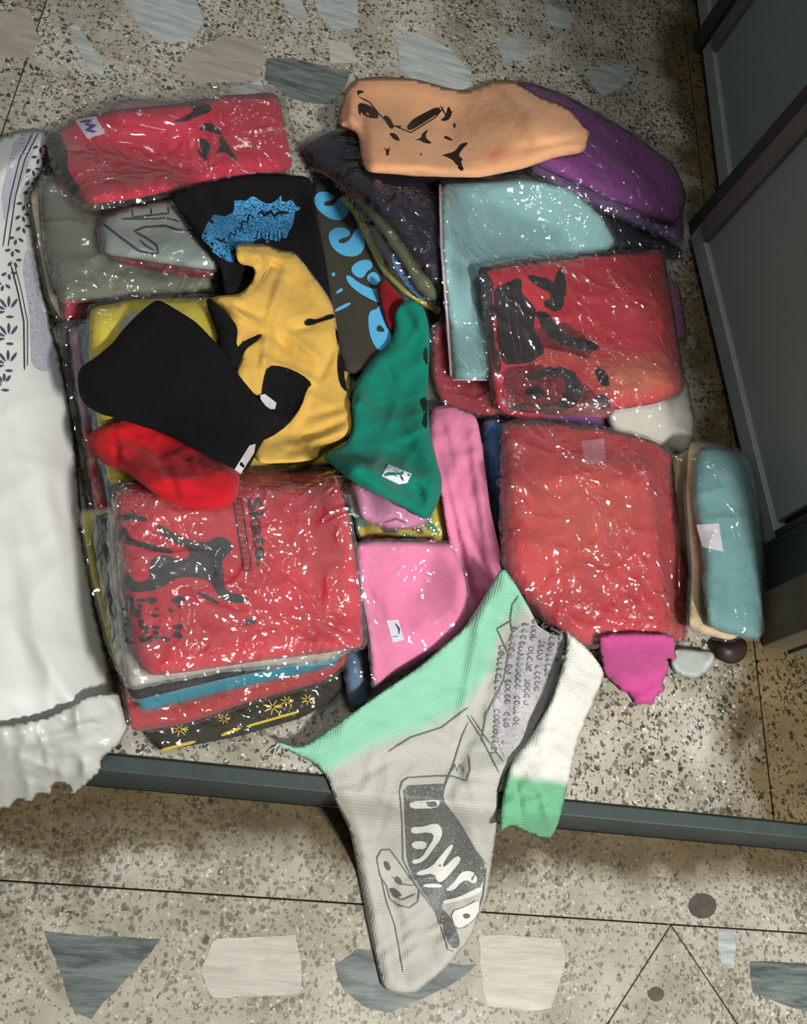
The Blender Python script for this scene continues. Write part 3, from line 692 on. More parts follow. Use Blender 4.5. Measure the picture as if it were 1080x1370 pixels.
def pic(s):
    k = printmat((34, 28, 32)); q = (630, 320, 3.484)
    blobs(s, 'picture_print', [Z(*q, p) for p in (
        [(34, 130), (75, 125), (82, 170), (105, 210), (110, 480), (140, 560), (140, 640), (110, 600), (80, 450), (50, 250)],
        [(60, 132), (260, 100), (480, 75), (890, 40), (890, 52), (480, 90), (260, 118), (70, 148)],
        [(110, 220), (180, 200), (230, 170), (240, 260), (300, 300), (300, 430), (350, 520), (280, 580), (150, 590), (120, 450)],
        [(250, 165), (330, 170), (400, 210), (400, 130), (440, 130), (450, 230), (430, 320), (380, 345), (330, 300), (390, 270), (300, 215)],
        [(300, 330), (360, 340), (430, 440), (600, 480), (600, 520), (440, 500), (340, 440)],
        [(240, 640), (350, 595), (470, 600), (530, 690), (500, 770), (400, 820), (260, 810), (150, 790), (240, 770), (380, 770), (450, 720), (440, 660), (380, 625), (300, 655)],
        [(250, 690), (330, 680), (350, 730), (280, 750)], [(580, 590), (640, 620), (650, 690), (600, 680)], [(560, 730), (640, 720), (650, 800), (580, 790)])], k, s.cloth, step=7, jag=1.6)
    blobs(s, 'shaded_print', [Z(*q, p) for p in ([(150, 600), (300, 580), (480, 620), (560, 700), (680, 800), (640, 835), (300, 820), (150, 800)], [(290, 420), (420, 380), (560, 460), (560, 560), (420, 520), (320, 500)])], printmat((40, 26, 30), .50, (160, 34, 48)) if 0 else printmat((150, 34, 46), .52, (70, 28, 34)), s.cloth, off=.0005, jag=2)
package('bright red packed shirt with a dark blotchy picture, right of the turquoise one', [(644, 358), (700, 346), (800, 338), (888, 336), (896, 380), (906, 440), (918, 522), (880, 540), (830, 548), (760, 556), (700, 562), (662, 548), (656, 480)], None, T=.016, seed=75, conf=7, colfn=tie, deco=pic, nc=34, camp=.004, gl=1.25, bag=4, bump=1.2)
# --- middle: printed and pink pieces
def multi(u, v):
    a = mknoise(5, 40)(u, v); c1 = np.array(lin((184, 166, 40))); c2 = np.array(lin((60, 120, 96))); c3 = np.array(lin((60, 54, 36)))
    return np.where((a > .16)[:, None], c2, np.where((a < -.22)[:, None], c3, c1))
MULT = package('yellow and green patterned packed shirt under the green one', [(480, 640), (590, 630), (604, 660), (603, 722), (560, 724), (482, 722), (474, 690)], None, T=.014, seed=81, conf=5, colfn=multi, bag=3, step=5)
package('pale mint packed shirt sliver between the red and pink ones', [(452, 634), (474, 640), (484, 690), (474, 694), (462, 670)], (168, 206, 196), T=.012, seed=82, conf=4, bag=3)
package('light pink packed shirt with grey print, half under the green shirt', [(468, 640), (520, 636), (572, 680), (574, 700), (540, 710), (505, 704), (482, 692)], (214, 140, 176), T=.012, seed=83, conf=4, bag=4, gl=1.2,
        deco=lambda s: strokes(s, 'print', [(3, [(512, 700), (530, 694), (545, 700)]), (2, [(484, 652), (492, 650), (490, 658)]), (3, [(520, 668), (530, 676), (545, 680)])], printmat((110, 90, 110)), s.cloth))
package('royal blue packed shirt sliver between the pink and red ones', [(645, 566), (668, 562), (690, 600), (692, 750), (676, 745), (660, 680), (650, 620)], (58, 110, 176), T=.014, seed=84, conf=4, bag=3)
package('steel grey packed shirt edge beside the royal blue one', [(664, 640), (700, 640), (700, 770), (684, 768), (672, 720)], (96, 110, 124), T=.012, seed=85, conf=4, bag=2)
simple('loose_shirt', 'long crumpled pink shirt running down between the pink and red packages', 'shirt', [(574, 545), (600, 540), (638, 556), (646, 600), (656, 680), (672, 750), (670, 790), (640, 850), (622, 850), (612, 780), (600, 725), (590, 660), (572, 610)], (220, 128, 164), T=.012, conf=5, step=4.5, seed=86, crumple=.003, cwl=60,
       folds=[(600, 560, 640, 740, .006, 6), (585, 600, 630, 800, -.007, 6), (630, 580, 655, 760, .006, 5), (600, 640, 650, 830, .006, 6), (580, 560, 610, 600, -.004, 6), (625, 700, 660, 790, -.006, 5)], noise=.002, wl=40)
PINK = package('bright pink packed shirt with a small white tag, front middle', [(474, 728), (500, 724), (604, 726), (622, 770), (630, 830), (600, 868), (555, 892), (500, 924), (496, 860), (484, 790)], (232, 128, 172), T=.018, seed=87, conf=6, bag=4, gl=.9, veil=.05, nc=8, bscale=.7,
        deco=lambda s: (decal(s, 'care_tag', [(517, 830), (533, 829), (541, 856), (526, 860)], printmat((214, 214, 224)), s.cloth, off=.0012, rounds=0),
                        strokes(s, 'tag_print', [(3.2, [(529, 834), (534, 841), (534, 848)]), (2, [(526, 852), (533, 851)])], printmat((40, 50, 110)), s.cloth, off=.0018)))
# --- big red package lower right
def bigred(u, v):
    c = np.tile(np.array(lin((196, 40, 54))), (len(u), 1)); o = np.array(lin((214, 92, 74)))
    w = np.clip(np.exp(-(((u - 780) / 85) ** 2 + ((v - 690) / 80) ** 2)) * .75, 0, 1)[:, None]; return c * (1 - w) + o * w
package('cream packed shirt, lower edge of the stack at the far right', [(880, 640), (906, 610), (930, 596), (950, 640), (950, 720), (934, 800), (918, 750)], (206, 186, 150), T=.03, seed=91, conf=5, bag=3)
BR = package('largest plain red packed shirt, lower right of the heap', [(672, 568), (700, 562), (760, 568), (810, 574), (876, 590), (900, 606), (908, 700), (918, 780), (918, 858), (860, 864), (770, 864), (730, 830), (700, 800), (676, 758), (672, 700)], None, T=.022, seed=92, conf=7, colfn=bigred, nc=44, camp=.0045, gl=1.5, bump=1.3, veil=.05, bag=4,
        deco=lambda s: decal(s, 'sticker', [(778, 590), (808, 586), (812, 618), (782, 622)], printmat((206, 130, 140)), s.cloth, off=.001, rounds=0))
# --- red dancer package (lower left top)
def dancer(s):
    k = printmat((44, 36, 42)); q = (150, 650, 4.909); rr = random.Random(4)
    rub = []
    for _ in range(46):
        x = rr.uniform(90, 470); y = rr.uniform(720, 1040); a = rr.uniform(14, 44); b = rr.uniform(9, 22)
        rub.append(Z(*q, [(x - a, y - b * rr.random()), (x, y - b), (x + a, y + b * .3), (x + a * .2, y + b), (x - a * .7, y + b * .6)]))
    blobs(s, 'dancer_print', [Z(*q, p) for p in (
        [(280, 250), (330, 260), (400, 310), (470, 340), (560, 370), (640, 370), (680, 330), (760, 345), (795, 390), (780, 440), (735, 470), (720, 520), (740, 570), (730, 640), (760, 700), (870, 720), (900, 740), (860, 770), (790, 770), (700, 730), (650, 630), (560, 600), (430, 600), (330, 670), (200, 700), (90, 690), (60, 560), (110, 580), (150, 640), (240, 620), (250, 590), (240, 530), (270, 480), (320, 450), (380, 460), (420, 480), (500, 480), (515, 440), (490, 405), (400, 370), (330, 330)],
        [(40, 300), (90, 260), (110, 340), (200, 370), (330, 400), (400, 420), (400, 450), (280, 430), (130, 390), (50, 370)],
        [(20, 200), (100, 190), (140, 150), (150, 190), (230, 210), (230, 240), (120, 220), (30, 235)],
        [(850, 890), (900, 870), (970, 900), (880, 920)], [(560, 690), (640, 720), (720, 780), (660, 770), (570, 720)])], k, s.cloth, step=8)
    blobs(s, 'rubble_print', rub, k, s.cloth, step=8, joined=True)
    lettering(s, 'lettering', 'Skate.', (150 + 890 / 4.909, 650 + 85 / 4.909), (5.4, 38), (26, -3.6), k, s.cloth, bold=.03)
    strokes(s, 'caption_box', [(2.2, Z(*q, [(795, 88), (848, 84), (915, 550), (866, 560), (795, 88)]))] + [(2.4, Z(*q, [(806 + i * 5.2 + j * 14, 108 + i * 36), (809 + i * 5.2 + j * 14, 108 + i * 36 + 22)])) for i in range(12) for j in range(3)], k, s.cloth)
package('glossy red packed shirt with a black dancer print, on top at the lower left', [(152, 655), (200, 640), (340, 628), (448, 630), (466, 690), (484, 800), (487, 866), (420, 876), (350, 884), (260, 898), (200, 905), (180, 880), (166, 790)], (206, 40, 58), T=.020, seed=93, conf=5, deco=dancer, nc=30, camp=.0045, gl=1.5, bump=1.3, veil=.06,
        folds=[(352, 690, 366, 880, -.003, 6)])
# --- red package top left
def c5(s):
    k = printmat((40, 26, 34)); q = (60, 120, 3.176)
    decal(s, 'collar', Z(*q, [(8, 205), (25, 172), (60, 185), (90, 230), (100, 290), (92, 330), (160, 440), (130, 440), (95, 385), (50, 320), (20, 270)]), cloth((28, 26, 32)), s.cloth, off=.0012)
    blobs(s, 'print', [Z(*q, p) for p in ([(540, 134), (600, 112), (640, 85), (600, 58), (700, 56), (712, 94), (650, 112), (590, 140)], [(645, 168), (690, 134), (745, 165), (755, 198), (700, 176)], [(640, 250), (660, 255), (700, 300), (670, 295)], [(650, 200), (690, 215), (710, 240), (690, 290), (670, 270)], [(740, 200), (760, 200), (790, 255), (825, 300), (790, 290), (770, 262), (715, 275), (745, 250)])], k, s.cloth, step=5)
    decal(s, 'care_tag', Z(*q, [(128, 128), (215, 112), (258, 186), (180, 208)]), printmat((214, 200, 214)), s.cloth, off=.0014, rounds=0)
    strokes(s, 'tag_print', [(4, Z(*q, [(150, 138), (195, 128), (175, 150), (215, 150), (175, 172), (215, 178)]))], printmat((40, 60, 140)), s.cloth, off=.002)
package('pale pink packed shirt corner sticking out behind the top left red one', [(146, 138), (180, 132), (260, 140), (250, 180), (150, 170)], (190, 120, 130), T=.02, seed=94, conf=4)
package('crimson packed shirt with a black collar and white tag, top left', [(66, 182), (100, 160), (150, 148), (230, 140), (300, 128), (372, 124), (380, 160), (388, 205), (392, 228), (330, 236), (260, 248), (180, 266), (118, 274), (96, 250), (74, 218)], (200, 36, 66), T=.024, seed=95, conf=6, deco=c5, nc=22, camp=.004, gl=1.2,
        bagpts=[(60, 182), (80, 162), (120, 142), (150, 136), (200, 134), (270, 118), (320, 110), (380, 118), (388, 150), (398, 205), (402, 232), (330, 242), (260, 256), (180, 274), (118, 284), (92, 262), (68, 222)])
# --- loose shirts
TB = garment('loose_shirt', 'black shirt with a speckled sky blue print, upper middle', 'shirt', [(226, 262), (250, 252), (300, 240), (350, 232), (416, 236), (424, 290), (436, 350), (446, 420), (440, 460), (380, 440), (300, 396), (296, 360), (262, 312)], (12, 11, 13), T=.010, conf=4, step=6, noise=.0015, wl=60, seed=96)
q = (220, 220, 4.5)
blobs(TB, 'speckled_print', [Z(*q, [(220, 430), (245, 380), (270, 330), (300, 290), (350, 320), (420, 270), (430, 200), (480, 225), (540, 180), (590, 230), (660, 240), (700, 180), (720, 235), (770, 210), (790, 260), (830, 265), (780, 300), (770, 350), (750, 390), (740, 460), (710, 430), (690, 480), (650, 440), (620, 480), (590, 440), (520, 480), (430, 490), (420, 580), (390, 590), (340, 560), (290, 520), (240, 460)])],
      printmat((76, 160, 214), .47, (14, 22, 40)), TB.cloth, step=6, jag=2.2)
strokes(TB, 'script_print', [(2.6, Z(*q, [(340, 470), (380, 430), (380, 470), (400, 410), (430, 430), (430, 380), (460, 390), (470, 340), (500, 350), (510, 300), (540, 320)])), (4.5, Z(*q, [(560, 300), (590, 280), (600, 310), (640, 280), (660, 310), (690, 290), (750, 290)])), (2.6, Z(*q, [(300, 440), (350, 465), (400, 480)]))] + [(1.4, Z(*q, [(560 + 24 * i, 390), (556 + 26 * i, 470)])) for i in range(7)], printmat((12, 12, 18)), TB.cloth, off=.0012)
# orange
def orc(u, v):
    c = np.tile(np.array(lin((226, 168, 124))), (len(u), 1)); w = (np.exp(-(((u - 666 + (v - 206) * .6) / 14) ** 2 + ((v - 206) / 12) ** 2)) * .5 + .12 * np.exp(-((u - 480) / 50) ** 2))[:, None]
    return c * (1 - w) + np.array(lin((206, 86, 56))) * w
OR = garment('loose_shirt', 'orange shirt with black bird print, at the far edge of the heap', 'shirt', [(452, 168), (460, 128), (476, 106), (510, 102), (560, 106), (600, 118), (626, 122), (660, 108), (684, 106), (720, 128), (760, 142), (774, 160), (790, 176), (786, 186), (783, 204), (744, 210), (700, 226), (640, 238), (560, 234), (488, 230), (482, 200), (480, 180), (466, 170)], None, T=.016, conf=13, step=5, colfn=orc, seed=97, noise=.0012, wl=80, crumple=.0015, cwl=110,
    folds=[(480, 110, 490, 220, -.005, 5), (462, 120, 472, 168, .008, 8), (640, 150, 780, 200, .007, 14), (690, 200, 788, 184, -.007, 5), (660, 110, 700, 140, .007, 7), (700, 135, 770, 165, -.005, 6), (540, 110, 560, 220, .005, 20), (610, 125, 600, 200, -.003, 16), (500, 225, 640, 232, .004, 8)])
q = (440, 90, 3)
blobs(OR, 'bird_print', [Z(*q, p) for p in ([(115, 140), (160, 150), (190, 170), (205, 205), (165, 205), (140, 188), (120, 195)], [(113, 92), (135, 92), (145, 105), (125, 103), (115, 120)], [(220, 190), (245, 200), (265, 240), (250, 250), (225, 215)], [(265, 232), (300, 236), (280, 242)],
    [(310, 245), (330, 215), (360, 195), (440, 155), (452, 178), (330, 255)], [(480, 150), (497, 185), (480, 215), (445, 215), (470, 195)], [(340, 292), (370, 285), (375, 265), (402, 247), (385, 280), (420, 307), (385, 305), (365, 292)],
    [(240, 262), (270, 265), (290, 298), (260, 290)], [(220, 320), (235, 332), (246, 318), (240, 357), (230, 352), (232, 338)], [(500, 220), (512, 230), (505, 248), (500, 240)], [(460, 282), (470, 272), (505, 295), (480, 292)],
    [(485, 345), (510, 335), (530, 305), (565, 300), (535, 330), (520, 355), (540, 368), (530, 380), (545, 415), (525, 415), (505, 378), (480, 362), (445, 350)], [(363, 345), (378, 346), (372, 358)])], printmat((38, 24, 20)), OR.cloth, step=5)
strokes(OR, 'print_line', [(1.6, Z(*q, [(120, 118), (165, 140), (200, 185), (240, 225), (300, 250), (330, 262), (430, 200), (462, 160)])), (1.4, Z(*q, [(118, 150), (140, 180), (170, 205)])), (2.0, Z(*q, [(448, 155), (470, 190), (500, 178)]))], printmat((38, 24, 20)), OR.cloth)
# yellow
q = (280, 310, 4.28)
YE = garment('loose_shirt', 'crumpled mustard yellow shirt with a black round print, in the middle', 'shirt', Z(*q, [(150, 82), (190, 68), (310, 65), (420, 110), (490, 110), (560, 200), (690, 370), (720, 460), (740, 600), (750, 740), (790, 900), (840, 1050), (835, 1140), (800, 1180), (700, 1225), (630, 1255), (620, 1300), (520, 1320), (280, 1330), (200, 1200), (150, 1000), (150, 820), (200, 690), (160, 660), (120, 650), (150, 560), (90, 440), (10, 378), (80, 362), (170, 360), (220, 320), (262, 262), (258, 192), (162, 188)]), (214, 172, 82), T=.014, conf=5, step=4.5, seed=98, noise=.001, wl=45, crumple=.0045, cwl=95,
    folds=[(*a, *b, amp * 1.5, w * .85) for (a, b, amp, w) in [(Z(*q, [(360, 180)])[0], Z(*q, [(240, 340)])[0], -.010, 4), (Z(*q, [(430, 210)])[0], Z(*q, [(330, 560)])[0], .009, 8), (Z(*q, [(350, 180)])[0], Z(*q, [(430, 220)])[0], -.008, 4), (Z(*q, [(265, 100)])[0], Z(*q, [(300, 190)])[0], .007, 5),
       (Z(*q, [(300, 490)])[0], Z(*q, [(110, 400)])[0], -.007, 4), (Z(*q, [(290, 540)])[0], Z(*q, [(130, 450)])[0], .006, 4), (Z(*q, [(300, 590)])[0], Z(*q, [(180, 640)])[0], -.012, 6), (Z(*q, [(340, 560)])[0], Z(*q, [(300, 900)])[0], .009, 9),
       (Z(*q, [(380, 600)])[0], Z(*q, [(460, 680)])[0], -.007, 5), (Z(*q, [(430, 560)])[0], Z(*q, [(640, 740)])[0], .007, 7), (Z(*q, [(460, 560)])[0], Z(*q, [(600, 540)])[0], -.006, 5), (Z(*q, [(320, 730)])[0], Z(*q, [(620, 870)])[0], .008, 6), (Z(*q, [(620, 860)])[0], Z(*q, [(730, 620)])[0], -.006, 7),
       (Z(*q, [(560, 930)])[0], Z(*q, [(480, 1120)])[0], .007, 7), (Z(*q, [(820, 1060)])[0], Z(*q, [(500, 1200)])[0], -.006, 7), (Z(*q, [(790, 1170)])[0], Z(*q, [(400, 1230)])[0], .007, 8), (Z(*q, [(480, 130)])[0], Z(*q, [(700, 440)])[0], .006, 8), (Z(*q, [(560, 1060)])[0], Z(*q, [(800, 1000)])[0], -.004, 6)]])
BK = cloth((11, 10, 12))
blobs(YE, 'black_print', [Z(*q, p) for p in ([(335, 765), (430, 772), (530, 815), (595, 872), (560, 900), (530, 1000), (450, 1110), (350, 1180), (265, 1208), (200, 1150), (170, 1000), (200, 900), (300, 950), (310, 860)],
    [(545, 520), (570, 495), (620, 505), (700, 468), (722, 480), (718, 495), (640, 515), (590, 535), (555, 540)], [(722, 545), (742, 580), (742, 700), (770, 760), (780, 870), (795, 925), (752, 880), (735, 780), (744, 680)],
    [(170, 640), (300, 580), (300, 605), (200, 680), (160, 800), (150, 760)])], BK, YE.cloth, step=4.5, off=.0030)
blobs(YE, 'white_print', [Z(*q, p) for p in ([(290, 935), (320, 930), (385, 980), (375, 1022), (345, 1010)], [(270, 1172), (330, 1095), (355, 1100), (345, 1130)])], printmat((208, 204, 206)), YE.cloth, off=.0040, step=5, rounds=0)
simple('loose_shirt', 'small black shirt sleeve between the yellow package and the mustard shirt', 'shirt', Z(*q, [(-20, 385), (10, 378), (60, 430), (150, 520), (165, 570), (155, 640), (170, 660), (150, 800), (60, 700), (40, 640), (50, 600), (-10, 440)]), (12, 11, 13), T=.012, conf=3, step=5, seed=99)
# red cloth then black shirt over it
RD = simple('loose_shirt', 'loose scarlet shirt crumpled below the black one', 'shirt', [(117, 582), (134, 570), (170, 556), (240, 560), (310, 610), (322, 640), (316, 672), (284, 684), (250, 680), (216, 668), (180, 640), (164, 628), (142, 624), (124, 604)], (186, 20, 30), T=.012, conf=4, step=4.5, seed=100, noise=.002, wl=40, crumple=.005, cwl=85,
    folds=[(130, 590, 200, 610, .007, 7), (150, 570, 160, 620, -.006, 5), (170, 625, 300, 660, .008, 9), (210, 600, 240, 670, -.007, 7), (250, 610, 310, 640, .006, 8), (190, 640, 260, 676, -.005, 5)])
BS = garment('loose_shirt', 'large plain black shirt folded over the yellow package, left middle', 'shirt', [(206, 402), (216, 402), (262, 430), (300, 470), (318, 500), (346, 534), (370, 548), (374, 562), (352, 590), (330, 632), (318, 630), (270, 606), (215, 578), (170, 564), (128, 552), (108, 536), (103, 510), (106, 492), (128, 478), (152, 458), (160, 446), (180, 424)], (11, 10, 12), T=.020, conf=6, step=6, seed=12, noise=.0015, wl=60, edge=24, off=.005,
    folds=[(150, 460, 330, 560, .003, 25), (120, 520, 300, 600, .003, 18)])
decal(BS, 'white_hem', [(314, 628), (334, 596), (342, 594), (340, 606), (322, 634)], cloth((196, 186, 188)), BS.cloth, off=.0012, rounds=0)
decal(BS, 'white_hem', [(347, 532), (352, 530), (369, 542), (367, 548), (358, 546)], cloth((206, 200, 204)), BS.cloth, off=.0012)
simple('loose_shirt', 'dark red shirt corner with a white neckline between the blue letters and the green shirt', 'shirt', [(503, 380), (514, 372), (526, 386), (545, 406), (540, 440), (522, 446), (512, 420)], (128, 18, 26), T=.008, conf=3, step=5, seed=18)
# green
GR = garment('loose_shirt', 'emerald green shirt with a white tag draped over the centre', 'shirt', [(540, 402), (554, 401), (568, 412), (575, 440), (574, 480), (572, 540), (576, 580), (586, 622), (592, 640), (590, 664), (578, 690), (566, 696), (548, 682), (510, 664), (474, 646), (430, 612), (440, 604), (464, 594), (474, 570), (470, 540), (476, 510), (500, 478), (520, 460), (530, 440), (526, 420)], (0, 118, 98), T=.014, conf=5, step=4.5, seed=13, noise=.002, wl=50, crumple=.006, cwl=60,
    folds=[(536, 410, 560, 450, -.012, 8), (570, 420, 540, 470, .008, 6), (510, 480, 530, 520, -.007, 8), (520, 470, 560, 560, .005, 14), (450, 600, 560, 660, -.007, 6), (440, 612, 580, 650, .007, 6), (540, 560, 588, 640, .006, 12), (550, 640, 575, 690, -.006, 6), (480, 640, 560, 680, .005, 5)])
decal(GR, 'care_tag', [(511, 637), (520, 621), (551, 634), (545, 646), (534, 648)], printmat((216, 216, 226)), GR.cloth, off=.0016, rounds=0)
strokes(GR, 'tag_print', [(3, [(522, 625), (533, 631)]), (4, [(536, 636), (540, 643)]), (2, [(524, 634), (532, 638)])], printmat((24, 34, 70)), GR.cloth, off=.0022)
blobs(GR, 'dark_print', [[(566, 470), (572, 462), (573, 490), (568, 484)], [(560, 535), (572, 530), (572, 575), (564, 568), (568, 552)]], printmat((14, 40, 36)), GR.cloth)
# --- far right upright pair
simple('shoe', 'dark brown shoe toe poking out under the turquoise package at the right', 'shoe', [(952, 862), (966, 852), (990, 850), (1002, 862), (998, 880), (982, 890), (962, 884)], (44, 26, 24), T=.03, conf=2, step=5, mat=plain('dark_leather', (40, 24, 22), .5))
simple('grey_paper', 'crumpled pale grey plastic scrap by the magenta netting', 'plastic scrap', [(896, 880), (904, 868), (945, 868), (958, 876), (952, 896), (930, 910), (900, 900)], (150, 158, 152), T=.006, conf=2, step=5, noise=.002, wl=20, mat=plain('grey_plastic', (150, 158, 152), .5))
simple('magenta_netting', 'tuft of magenta woven net sticking out below the largest red package', 'netting', [(800, 850), (850, 845), (905, 850), (904, 868), (906, 886), (892, 880), (896, 900), (886, 906), (890, 925), (878, 930), (874, 944), (862, 940), (850, 945), (846, 930), (832, 926), (822, 912), (808, 905), (806, 890)], (184, 72, 132), T=.012, conf=3, step=4.5, noise=.004, wl=22, jag=1.2, folds=creases(8, (810, 865, 900, 935), 16, .005, 3.5, (18, 45)), weave=500)
package('ivory packed shirt standing below the turquoise one at the far right', [(922, 592), (938, 590), (990, 610), (1000, 700), (1000, 840), (980, 858), (940, 848), (922, 840), (926, 760), (918, 660)], (214, 192, 152), T=.035, seed=14, conf=6, bag=4, gl=.7)
package('dusty turquoise packed shirt with a white paper tag, at the far right', [(934, 600), (950, 594), (990, 604), (1012, 618), (1018, 660), (1024, 740), (1024, 800), (1019, 856), (990, 852), (952, 842), (944, 800), (940, 720), (932, 690), (926, 640)], (96, 146, 146), T=.016, seed=15, conf=6, bag=3, gl=.7, nc=12, veil=.05,
        deco=lambda s: decal(s, 'paper_tag', [(932, 702), (962, 700), (968, 738), (940, 732)], printmat((190, 186, 190)), s.cloth, off=.0014, rounds=0))
# ------------------------------------------------------------------ green and white woven sack in front
green = np.array(lin((136, 196, 166))); wht = np.array(lin((182, 180, 170))); gd = np.array(lin((104, 172, 130)))
def ss(x): x = np.clip(x, 0, 1); return x * x * (3 - 2 * x)
def sackc(u, v):
    # the band along the mouth: distance below the line of the mouth
    e = np.interp(u, [370, 420, 500, 560, 620, 650, 672, 700, 720], [994, 1000, 935, 895, 840, 790, 757, 790, 800])
    wdt = np.interp(u, [370, 430, 500, 560, 620, 650, 680, 720], [34, 52, 66, 88, 110, 120, 70, -10])
    w = ss((wdt + 10 - (v - e)) / 30)
    g2 = ss((v - 1036) / 18) * ss((u - 664) / 8)
    w = np.maximum(w, ss((v + .75 * u - 1735) / 22) * .75)
    w = w[:, None]; c = wht * (1 - w) + green * w
    pt = np.clip(mknoise(77, 60)(u, v) * 2.2, 0, 1) * ((u > 630) & (u < 676) & (v > 850) & (v < 1020)); pt = (pt * .8)[:, None]
    c = c * (1 - pt) + np.array(lin((120, 176, 150))) * pt
    g2 = g2[:, None]; return c * (1 - g2) + gd * g2
SKM = cloth(None or (200, 200, 190), attr=True, weave=420, rough=.6, name='woven_polypropylene')
sroot = None
SK = Sheet([(370, 992), (392, 1000), (410, 996), (440, 976), (500, 934), (560, 893), (620, 842), (644, 805), (672, 757), (688, 778), (712, 820), (722, 842), (738, 852), (752, 846), (760, 850), (744, 900), (736, 940), (715, 985), (700, 1010), (680, 1030), (668, 1050), (664, 1110), (652, 1200), (630, 1255), (598, 1294), (558, 1328), (536, 1331), (512, 1323), (503, 1285), (490, 1225), (478, 1160), (468, 1110), (450, 1075), (438, 1040), (420, 1020), (395, 1010)],
    .005, edge=7, conf=9, step=4.5, noise=.0022, wl=90, seed=16, off=.003, rise=.3, crumple=.006, cwl=130, rounds=1,
    folds=creases(5, (440, 960, 660, 1300), 22, .0045, 4, (40, 120)) + [(650, 800, 620, 960, .014, 10), (690, 800, 600, 1060, -.010, 9), (500, 980, 640, 920, -.004, 10), (420, 1010, 560, 940, .006, 14), (460, 1050, 520, 1300, .010, 16), (520, 1180, 540, 1320, -.008, 10), (620, 1040, 650, 1200, .010, 12), (600, 990, 640, 1110, -.008, 8), (700, 860, 690, 1000, .008, 14), (640, 1060, 600, 1280, .006, 14), (560, 1040, 590, 1160, .005, 16), (400, 1000, 440, 1050, .005, 5)])
sk_root = empty('woven_sack', SK.base()); tag(sk_root, 'open green and white woven sack with black printing hanging over the step in front', 'sack')
SKo = SK.build('front_panel', SKM, sk_root, colfn=sackc)
blk = printmat((70, 74, 74), .46, (150, 150, 146)); gry = printmat((104, 106, 104)); g1 = (500, 1010, 4.567)
blobs(SK, 'dark_emblem', [Z(*g1, p) for p in ([(185, 190), (375, 180), (445, 178), (420, 270), (520, 400), (690, 690), (660, 800), (600, 850), (470, 890), (400, 920), (480, 1000), (530, 1130), (520, 1180), (470, 1180), (400, 980), (300, 830), (240, 740), (205, 650), (190, 400)],)], printmat((92, 92, 90), .42, (128, 130, 126)), SKo, off=.0012, step=6)
blobs(SK, 'white_lettering', [Z(*g1, p) for p in ([(218, 285), (400, 272), (405, 300), (380, 325), (225, 330)], [(228, 440), (300, 440), (380, 415), (415, 440), (420, 500), (310, 650), (240, 670), (235, 640), (290, 635), (375, 500), (345, 470), (232, 485)],
    [(230, 530), (320, 525), (325, 575), (240, 575)], [(260, 715), (350, 690), (470, 545), (492, 555), (420, 670), (430, 690), (510, 610), (540, 640), (430, 770), (390, 780), (370, 720), (270, 740)],
    [(500, 770), (530, 720), (580, 705), (625, 725), (635, 780), (600, 785), (580, 765), (540, 770), (490, 830), (430, 830)], [(300, 790), (400, 785), (430, 810), (310, 810)], [(420, 890), (520, 870), (660, 800), (660, 840), (560, 880), (430, 915)],
    [(470, 960), (560, 930), (650, 880), (640, 980), (560, 1050), (500, 1060)])], printmat((206, 206, 198)), SKo, off=.0018, step=6)
blobs(SK, 'dark_emblem', [Z(*g1, p) for p in ([(520, 790), (545, 775), (575, 800), (545, 825), (520, 815)], [(540, 975), (580, 965), (595, 990), (560, 1005)], [(60, 655), (90, 650), (110, 700), (80, 710)], [(130, 750), (160, 745), (180, 790), (140, 790)], [(95, 815), (140, 820), (180, 860), (140, 870), (110, 850)])], printmat((90, 90, 88)), SKo, off=.0022, step=5)
LN = [(1.8, Z(*g1, [(160, 220), (175, 165), (210, 140), (380, 130), (480, 130), (570, 160), (590, 90), (585, 0)])), (1.8, Z(*g1, [(160, 220), (175, 420), (180, 640), (240, 760), (300, 850), (380, 960), (430, 1100), (455, 1190), (490, 1200)])), (1.6, Z(*g1, [(420, 290), (560, 500), (690, 670)])),
      (1.8, Z(*g1, [(690, 690), (670, 860), (630, 990), (560, 1050), (490, 1060)])), (1.8, Z(*g1, [(30, 690), (20, 630), (50, 580), (100, 580), (160, 660), (230, 760), (280, 830), (270, 900), (220, 935), (150, 920), (100, 880), (80, 800), (40, 740), (30, 690)])),
      (1.6, Z(*g1, [(110, 740), (160, 790), (250, 800)])), (1.6, Z(*g1, [(110, 860), (180, 885), (260, 850)])), (1.6, Z(*g1, [(40, 720), (80, 900), (130, 1040), (160, 1200), (180, 1330)])), (2.4, Z(*g1, [(480, 100), (500, 60), (510, 100), (530, 60), (550, 100)]))]
g2 = (520, 720, 3.375)
LN += [(1.8, Z(*g2, [(0, 965), (100, 900), (240, 855), (360, 765)])), (1.8, Z(*g2, [(355, 800), (420, 900), (500, 1060)])), (1.8, Z(*g2, [(360, 830), (330, 900), (290, 1030), (250, 1130)])), (1.8, Z(*g2, [(560, 370), (490, 410), (540, 520), (520, 640), (440, 800), (420, 920)])), (1.4, Z(*g2, [(372, 800), (440, 900), (520, 1010)])),
       (2.2, Z(*g2, [(740, 410), (800, 440), (805, 540), (780, 680), (700, 830), (620, 970), (580, 1040)])), (1.6, Z(*g2, [(590, 260), (560, 300), (550, 370), (560, 430)]))]
strokes(SK, 'line_print', LN, gry, SKo, off=.0015)
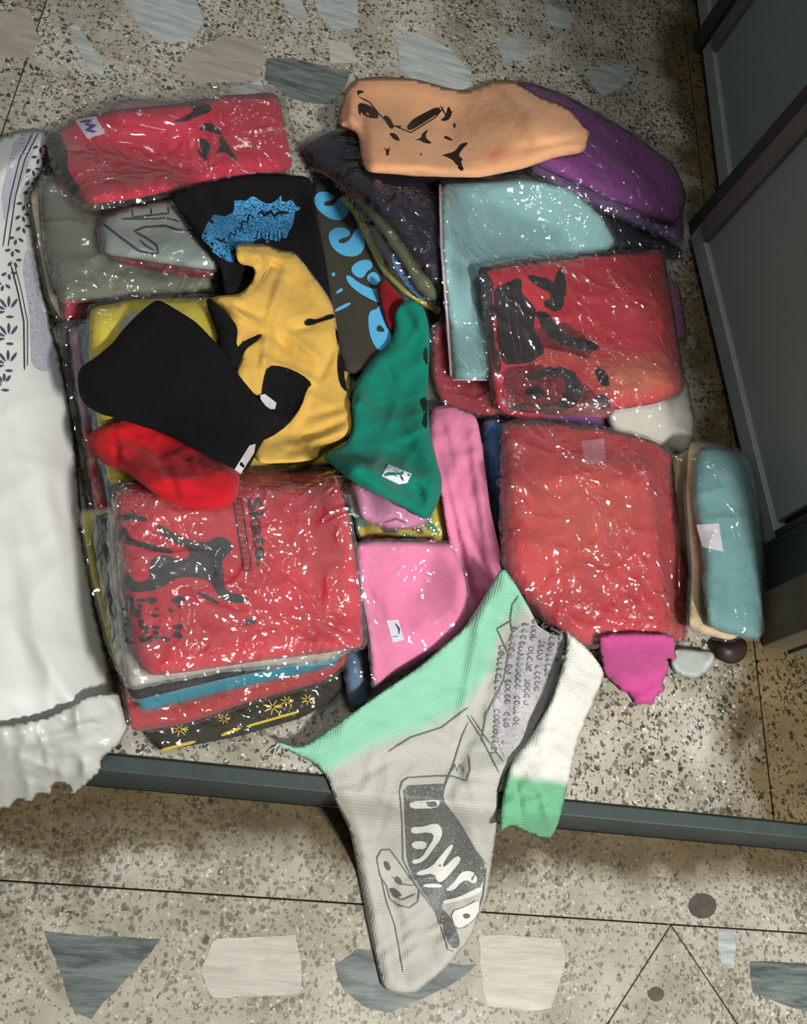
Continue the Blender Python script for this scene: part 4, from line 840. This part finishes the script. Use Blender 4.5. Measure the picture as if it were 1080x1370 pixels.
# panel of close printed writing
rr = random.Random(3); WR = []
for row in range(7):
    x0_ = 672 + row * 13; 
    y = 832 + abs(row - 3) * 5 + (0 if row else 20)
    yend = 1016 - row * 22
    while y < yend:
        k = rr.random(); xx = x0_ + math.sin(y / 30) * 2 - (y - 840) * .10
        if xx > 756 - max(0, (y - 880)) * .42: break
        if k < .85:
            t = [(xx + 3.6 * math.cos(a) + 4, y + 2.8 * math.sin(a)) for a in np.linspace(rr.uniform(0, 3), rr.uniform(4, 7.5), 7)]
            WR.append((1.5, t))
            if rr.random() < .5: WR.append((1.3, [(xx, y), (xx + 9, y + rr.uniform(-2, 2))]))
        y += rr.uniform(6, 8.5)
strokes(SK, 'small_writing', WR, printmat((104, 102, 104)), SKo, off=.0015)
decal(SK, 'writing_ground', [(690, 840), (712, 832), (740, 850), (756, 852), (750, 890), (738, 935), (700, 990), (678, 1016), (668, 1000), (660, 940), (668, 880)], printmat((176, 174, 174), .45, (150, 148, 150)), SKo, off=.0009)
# right flap, folded over with a green end
def flapc(u, v):
    w = ss((v - 1032 - (u - 700) * .15) / 16)[:, None]; return np.array(lin((214, 214, 206))) * (1 - w) + gd * w
FP = Sheet([(757, 842), (768, 850), (790, 872), (809, 898), (806, 912), (790, 950), (774, 988), (760, 1050), (748, 1100), (738, 1122), (728, 1124), (700, 1112), (684, 1104), (668, 1115), (672, 1070), (684, 1020), (712, 984), (738, 938), (752, 895), (760, 862)], .005, edge=7, conf=7, step=4.5, noise=.002, wl=40, seed=17, off=.004, crumple=.007, cwl=70,
    folds=[(750, 940, 800, 900, -.004, 6), (740, 980, 780, 930, .005, 7), (700, 1050, 750, 1000, .005, 10), (690, 1050, 700, 1110, -.007, 5), (720, 1040, 740, 1120, .007, 6), (680, 1090, 740, 1060, .005, 5), (760, 860, 720, 1000, .008, 10)])
FP.build('folded_flap', SKM, sk_root, colfn=flapc)
# loose threads of the torn mouth
def thread(pts, par, r=.0006, col=(214, 222, 214)):
    p = np.array(pts, float); x, y = P(p[:, 0], p[:, 1], p[:, 2]); V = []; F = []
    for k in range(len(p)):
        for a in range(4): V.append((x[k] + r * math.cos(a * 1.571), y[k] + r * math.sin(a * 1.571), p[k, 2] + (r if a % 2 else -r) * .5))
    for k in range(len(p) - 1):
        for a in range(4): F.append((4 * k + a, 4 * k + (a + 1) % 4, 4 * k + 4 + (a + 1) % 4, 4 * k + 4 + a))
    link_mesh('loose_thread', V, F, cloth(col), par)
thread([(372, 994, .004), (366, 1010, .003), (357, 1025, -.03), (352, 1045, -.10), (355, 1060, -.145), (363, 1066, -.148)], sk_root)
thread([(374, 996, .004), (360, 1004, .003), (348, 1020, -.02), (336, 1040, -.09), (332, 1050, -.14)], sk_root)
thread([(378, 998, .004), (370, 1008, .003), (362, 1030, -.05), (360, 1050, -.12)], sk_root)
thread([(372, 994, .004), (380, 1000, .003), (366, 1012, -.01)], sk_root)
for o in list(bpy.data.objects):
    if '_o' in o: del o['_o']
